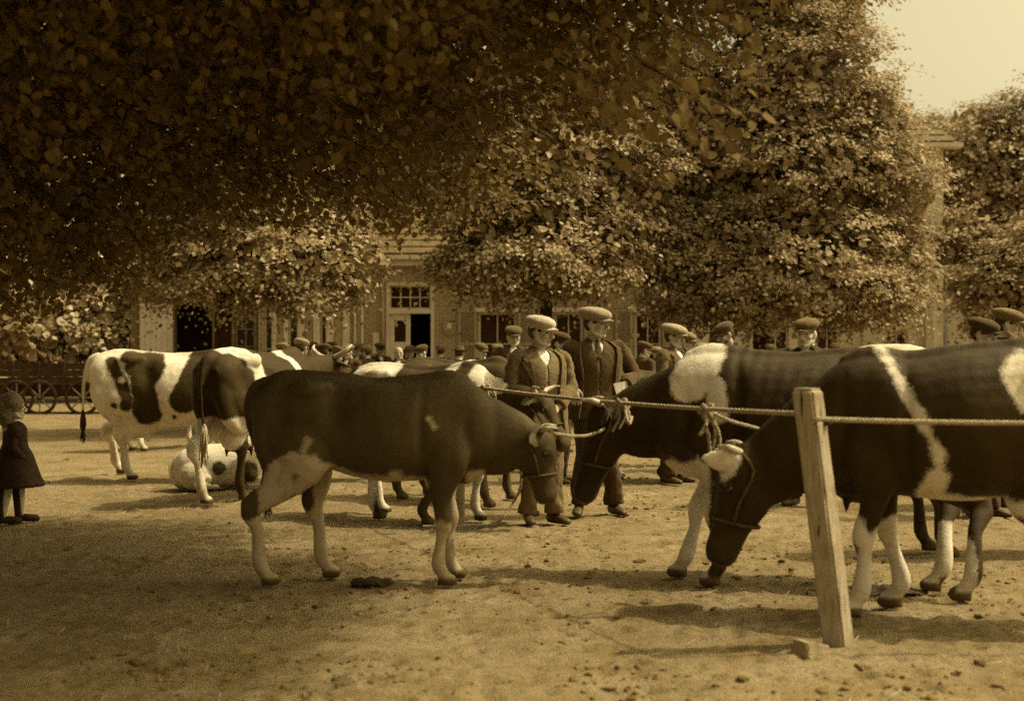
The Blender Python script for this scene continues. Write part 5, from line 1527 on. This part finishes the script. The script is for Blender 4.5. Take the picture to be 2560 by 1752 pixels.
post_p = gp(1903, 1462)
def post():
    root = empty('tether_post', (post_p.x, post_p.y, 0), R(50))
    tag(root, 'weathered square wooden post with slanting top holding the rope', 'post')
    w = .056
    bm = bmesh.new(); bmesh.ops.create_cube(bm, size=1.0)
    for v in bm.verts: v.co = Vector((v.co.x * 2 * w * (1.08 - .10 * (v.co.z + .5)), v.co.y * 2 * w, (v.co.z + .5) * 1.62 - .4))
    bmesh.ops.bevel(bm, geom=bm.edges[:], offset=.011, segments=2, affect='EDGES')
    for v in bm.verts:
        if v.co.z > 1.19: v.co.z -= 9.0 * (v.co.x ** 2 + v.co.y ** 2) - .012
    for zc in np.arange(-.3, 1.16, .06): bmesh.ops.bisect_plane(bm, geom=bm.verts[:] + bm.edges[:] + bm.faces[:], plane_co=(0, 0, zc), plane_no=(0, 0, 1))
    pmesh = bpy.data.meshes.new('timber'); bm.to_mesh(pmesh); bm.free()
    V = co_of(pmesh); V[:, :2] += (fbm(V * np.array([14, 14, 2.5]), 3, 4) * .004)[:, None]; V[:, 0] -= .080 * V[:, 2]; V[:, 1] += .095 * V[:, 2]; V[:, :2] += (np.round(fbm(V * np.array([30, 30, 1.2]), 2, 14) * 2) * .002)[:, None]; set_co(pmesh, V)
    k = NT('old_oak_post')
    tc = k.n('ShaderNodeTexCoord').outputs['Object']; mp = k.n('ShaderNodeMapping'); mp.inputs['Scale'].default_value = (26, 26, 1.6); k.l(tc, mp.inputs[0])
    g = k.noise(2.5, 6, .7, vec=mp.outputs[0]); b_ = k.noise(5, 4, .6, vec=tc)
    c = k.ramp(g, [(.25, S(.20)), (.5, S(.36)), (.75, S(.45))])
    c = k.mix(k.ramp(b_, [(.45, (0, 0, 0, 1)), (.75, (.6, .6, .6, 1))]), c, S(.18))
    mp2 = k.n('ShaderNodeMapping'); mp2.inputs['Scale'].default_value = (30, 30, .9); k.l(tc, mp2.inputs[0])
    cr = k.noise(1.6, 3, .5, vec=mp2.outputs[0]); ck = k.ramp(cr, [(.30, (1, 1, 1, 1)), (.34, (0, 0, 0, 1))])
    c = k.mix(ck, c, S(.05))
    k.col(c); k.set(Roughness=.9, Specular_IOR_Level=.15); k.bump(k.math('SUBTRACT', g, ck), .7, .012)
    obj('timber', pmesh, k.m, root)
    me = MB().add(*tube([(-.06, .045, 1.035), (-.04, .02, 1.035)], [.014, .012], n=8, sub=1)).mesh('staple')
    obj('staple', me, M_WOODD, root)
post()

zr = 1.055
Pp = np.array([post_p.x - .11, post_p.y - .03, zr])
Pl = np.array([xp(1050, 10.3), 10.25, 1.105])
K1 = None
main = sag(Pl, Pp + np.array([-.05, .05, .02]), .03, 15)
def on_rope(x):
    for a, b in zip(main[:-1], main[1:]):
        u0 = a[0] / a[1] * F_PX + 1280; u1 = b[0] / b[1] * F_PX + 1280
        if u0 <= x * D2S <= u1:
            t = (x * D2S - u0) / (u1 - u0); return a + (b - a) * t
    return main[0]
def rope_obj(P, label, r=.011, name='rope'):
    o = obj(name, rope(P, r).mesh(name), M_ROPE); tag(o, label, 'rope'); return o
rope_obj(main, 'long taut rope from the post past the two men', .0125)
rope_obj(sag(Pp + np.array([-.02, -.05, .0]), (4.4, 5.85, 1.08), .03, 9), 'taut rope running from the post to the right picture edge', .0125)
# a stake behind the heifer carries the other end
st = empty('tether_post', (Pl[0] - .03, Pl[1] + .02, 0)); tag(st, 'thin round stake behind the heifer where the rope ends', 'post')
obj('stake', MB().add(*tube([(0, 0, -.3), (0, 0, .6), (.01, 0, 1.15)], [.05, .048, .042], n=10)).mesh('stake'), M_WOOD, st)

def knot(c, label, sz=.03, tails=2, seed=1):
    rr = random.Random(seed); c = np.array(c, float)
    mb = rope([c + np.array([math.cos(a) * sz * (1 + .4 * math.sin(3 * a)), math.sin(a) * sz * .7, math.sin(2 * a) * sz * .8]) for a in np.linspace(0, 4 * math.pi, 22)], .010, sub=2)
    for i in range(tails):
        d = np.array([rr.uniform(-.06, .06), rr.uniform(-.05, 0), -rr.uniform(.09, .2)])
        m2 = rope([c, c + d * .5 + np.array([.02, 0, .0]), c + d], .009, sub=4); mb.add(m2.verts(), m2.F)
    return mb
def lead(cow, P, label, kx, seed):
    mb = rope(P, .010)
    kn = knot(kx, '', .030, 2, seed)
    mb.add(kn.verts(), kn.F)
    o = obj('lead_rope', mb.mesh('lead_rope'), M_ROPE); tag(o, label, 'rope')
h1 = np.array(heifer['hp']); kB = on_rope(1408)
ph = np.array([xp(1262, 7.55), 7.5, zp(984, 7.5)])
lead(heifer, [ph + np.array([-.07, .02, .03]), ph, np.array([xp(1330, 7.7), 7.7, zp(988, 7.7)]), np.array([xp(1385, 8.0), 8.0, zp(962, 8.0)]), kB], 'slack lead rope from the heifer to the knot above the white shouldered cow', kB, 2)
hb = np.array(cow_b['hp'])
lead(cow_b, [kB + np.array([.02, 0, 0]), kB + np.array([.04, -.1, -.12]), kB * .4 + hb * .6 + np.array([.10, 0, .15]), hb], 'short lead rope hanging beside the head of the white shouldered cow', kB + np.array([.02, -.02, -.02]), 3)
kA = on_rope(1602); ha = np.array(cow_a['hp'])
pA = np.array([xp(1612, 6.85), 6.85, zp(1040, 6.85)])
lead(cow_a, [kA, kA + np.array([-.01, -.08, -.10]), kA * .45 + pA * .55, pA], 'knotted lead rope from the long rope down to the cow by the post', kA, 4)
lead(cow_a, [kA + np.array([.01, 0, -.01]), kA + np.array([.12, -.06, -.06]), kA + np.array([.26, .05, -.10]), kA + np.array([.42, .40, -.15])], 'loose rope end slanting across the flank behind the post', kA + np.array([.02, -.01, -.03]), 5)
kM = on_rope(1100); hm_ = np.array(cow_m2['hp'])
ring = [kM + np.array([.035 + .045 * math.cos(a), -.03, -.07 + .06 * math.sin(a)]) for a in np.linspace(0, 6.6, 18)]
lead(cow_m2, ring, 'coiled rope end hanging from the left part of the long rope', kM, 6)
# slack rope on the ground behind the heifer's front leg
g0 = gp(1175, 1140)
rope_obj([(xp(1178, 9.9), 9.9, .62), (xp(1182, 9.9), 9.9, .35), gp(1165, 1165) + Vector((0, 0, .10)), gp(1130, 1188) + Vector((0, 0, .03)), gp(1060, 1197) + Vector((0, 0, .02)), gp(960, 1199) + Vector((0, 0, .02))], 'slack rope curving down to the ground by the shorter man', .010)

# ------------------------------------------------------------------ wagon
def wheel(c, rad, root, yaxis=True):
    mb = MB()
    pts = [(c[0] + rad * math.cos(a), c[1], c[2] + rad * math.sin(a)) for a in np.linspace(0, 2 * math.pi, 33)]
    mb.add(*tube(pts, .032, .040, side=(0, 1, 0), n=8, sub=1, cap=0))
    w = obj('wheel', mb.mesh('wheel'), M_WOODD, root)
    obj('hub', MB().add(*tube([(c[0], c[1] - .10, c[2]), (c[0], c[1], c[2]), (c[0], c[1] + .08, c[2])], [.045, .065, .05], n=12, sub=1)).mesh('hub'), M_WOODD, w)
    for i in range(8):
        a = 2 * math.pi * i / 8
        obj('spoke', MB().add(*tube([(c[0] + .05 * math.cos(a), c[1], c[2] + .05 * math.sin(a)), (c[0] + rad * math.cos(a), c[1], c[2] + rad * math.sin(a))], [.018, .014], n=6, sub=1)).mesh('spoke'), M_WOOD, w)
    return w
def wagon():
    y = 28.6
    root = empty('wagon', (0, 0, 0)); tag(root, 'dark farm wagon with spoked wheels and plank sides beyond the girl', 'wagon')
    r = .36
    for xd in (38, 90, 187):
        wheel((xp(xd, y), y, r), r, root)
    x0, x1 = xp(-30, y), xp(318, y)
    bed = MB(); bed.box(((x0 + x1) / 2, y + .66, .52), ((x1 - x0) / 2, .48, .14)); obj('bed', bed.mesh('bed', False), M_WOODD, root)
    for i, (z, hh) in enumerate(((.74, .07), (.90, .07), (1.06, .07))):
        for yy in (y + .05, y + 1.19): bx('side_board', x0, x1, yy - .015, yy + .015, z - hh, z + hh - .008, M_WOODD, root)
    for i in range(7):
        x = x0 + (x1 - x0) * i / 6; bx('stake', x - .03, x + .03, y + .0, y + .03, .55, 1.18 + (.22 if i == 6 else 0), M_WOODD, root)
    bx('end_board', x1 - .02, x1 + .02, y + .08, y + 1.16, .66, 1.22, M_WOODD, root)
    obj('axle', MB().add(*tube([(xp(90, y), y - .05, r), (xp(90, y), y + 1.3, r)], .03, n=8, sub=1)).mesh('axle'), M_WOODD, root)
    obj('axle', MB().add(*tube([(xp(187, y), y - .05, r), (xp(187, y), y + 1.3, r)], .03, n=8, sub=1)).mesh('axle'), M_WOODD, root)
wagon()

# ------------------------------------------------------------------ dung, stones, straw, clods
M_DUNG = plain('dung', .045, .75, .5, 20, .7, 60, .3)
def lump(name, p, rx, ry, h, seed, mat, label, cat, bits=6):
    rr = random.Random(seed); mb = MB()
    for i in range(bits):
        a = rr.uniform(0, 6.28); q = rr.uniform(0, .7)
        mb.add(*ball((rx * q * math.cos(a), ry * q * math.sin(a), h * rr.uniform(.1, .45)), (rx * rr.uniform(.25, .5), ry * rr.uniform(.3, .6), h * rr.uniform(.4, .7)), 10, 7))
    mb.add(*ball((0, 0, 0), (rx, ry, h * .4), 14, 8))
    me = fuse(mb, .012, 1, name); V = co_of(me); V += (fbm(V * 30, 3, seed) * .008)[:, None]; set_co(me, V)
    o = obj(name, me, mat, None, (p.x, p.y, -.004)); tag(o, label, cat); return o
lump('dung_pat', gp(845, 1322), .13, .085, .042, 3, M_DUNG, 'crumbled dung heap between the legs of the heifer', 'dung', 9)
lump('dung_pat', gp(455, 1150), .16, .12, .05, 4, M_DUNG, 'dung pat at the hind foot of the cow seen from behind', 'dung')
lump('dung_pat', gp(1205, 1165), .07, .06, .04, 5, M_DUNG, 'small dung lump near the boots of the shorter man', 'dung')
lump('dung_pat', gp(1660, 1215), .10, .06, .035, 6, M_DUNG, 'flat dung pat on the open ground beside the front leg of the black cow', 'dung')
lump('dung_pat', gp(2030, 1340), .20, .10, .04, 7, M_DUNG, 'trodden dung under the belly of the big cow', 'dung')
def brickbat():
    p = gp(1838, 1478); mb = MB(); mb.box((0, 0, .028), (.075, .05, .034), Matrix.Rotation(R(12), 3, 'Y'))
    me = mb.mesh('broken_brick', False); bm = bmesh.new(); bm.from_mesh(me)
    bmesh.ops.bevel(bm, geom=bm.edges[:], offset=.008, segments=2, affect='EDGES'); bmesh.ops.subdivide_edges(bm, edges=bm.edges[:], cuts=2, use_grid_fill=True); bm.to_mesh(me); bm.free()
    V = co_of(me); V += (fbm(V * 26, 3, 8) * .007)[:, None]; set_co(me, V)
    o = obj('broken_brick', me, M_WOOD, None, (p.x, p.y, -.018), R(35)); tag(o, 'pale broken brick lying at the foot of the wooden post', 'brick')
brickbat()

def scatter():
    rng = np.random.default_rng(9)
    # clods
    n = 9000
    d = 4.4 + 12 * rng.random(n) ** 1.4; x = (rng.random(n) * 2 - 1) * d * .44
    P = np.column_stack([x, d]); dens = fbm(P * .8, 3, 14)
    k = dens + rng.normal(0, .25, n) > .18; P = P[k]; n = len(P)
    z = ground_h(P)
    ico = ball((0, 0, 0), 1, 6, 4); V0, F0 = ico
    s = rng.gamma(1.2, .0042, n) + .003; s = np.minimum(s, .028)
    rot = rng.uniform(0, 6.28, n); sx = rng.uniform(.8, 1.7, n); sz = rng.uniform(.35, .75, n)
    VV = V0[None] * (1 + .28 * rng.normal(0, 1, (n, len(V0), 1)).clip(-1.5, 1.5))
    X = VV[..., 0] * (s * sx)[:, None]; Y = VV[..., 1] * s[:, None]; Z = VV[..., 2] * (s * sz)[:, None]
    A = np.stack([X * np.cos(rot)[:, None] - Y * np.sin(rot)[:, None] + P[:, :1], X * np.sin(rot)[:, None] + Y * np.cos(rot)[:, None] + P[:, 1:2], Z + (z + s * .2)[:, None]], -1).reshape(-1, 3)
    Fc = [tuple(i + q * len(V0) for i in f) for q in range(n) for f in F0]
    o = obj('soil_clods', mesh_from('soil_clods', A, Fc, False), plain('clod', .16, .95, .5, 3, .5, 80, .1)); tag(o, 'small soil clods and crumbs strewn over the ground', 'soil', kind='stuff')
    # straw
    n = 2600
    d = 4.6 + 11 * rng.random(n) ** 1.2; x = (rng.random(n) * 2 - 1) * d * .44
    P = np.column_stack([x, d]); dens = fbm(P * .6 + 40, 3, 15)
    P = P[dens + rng.normal(0, .3, n) > .05]; n = len(P); z = ground_h(P) + .006
    ln = rng.uniform(.03, .12, n); a = rng.uniform(0, 6.28, n); w = .0016
    dx, dy = np.cos(a) * ln, np.sin(a) * ln; nx_, ny_ = -np.sin(a) * w, np.cos(a) * w
    tz = rng.uniform(0, .02, n)
    Q = np.stack([np.column_stack([P[:, 0] - dx / 2 - nx_, P[:, 1] - dy / 2 - ny_, z]), np.column_stack([P[:, 0] + dx / 2 - nx_, P[:, 1] + dy / 2 - ny_, z + tz]), np.column_stack([P[:, 0] + dx / 2 + nx_, P[:, 1] + dy / 2 + ny_, z + tz + .002]), np.column_stack([P[:, 0] - dx / 2 + nx_, P[:, 1] - dy / 2 + ny_, z + .002])], 1).reshape(-1, 3)
    o = obj('straw_bits', mesh_from('straw_bits', Q, [(4 * i, 4 * i + 1, 4 * i + 2, 4 * i + 3) for i in range(n)], False), plain('straw', .30, .8, .3, 6, 0)); tag(o, 'loose straw bits trodden into the dirt', 'straw', kind='stuff')
scatter()
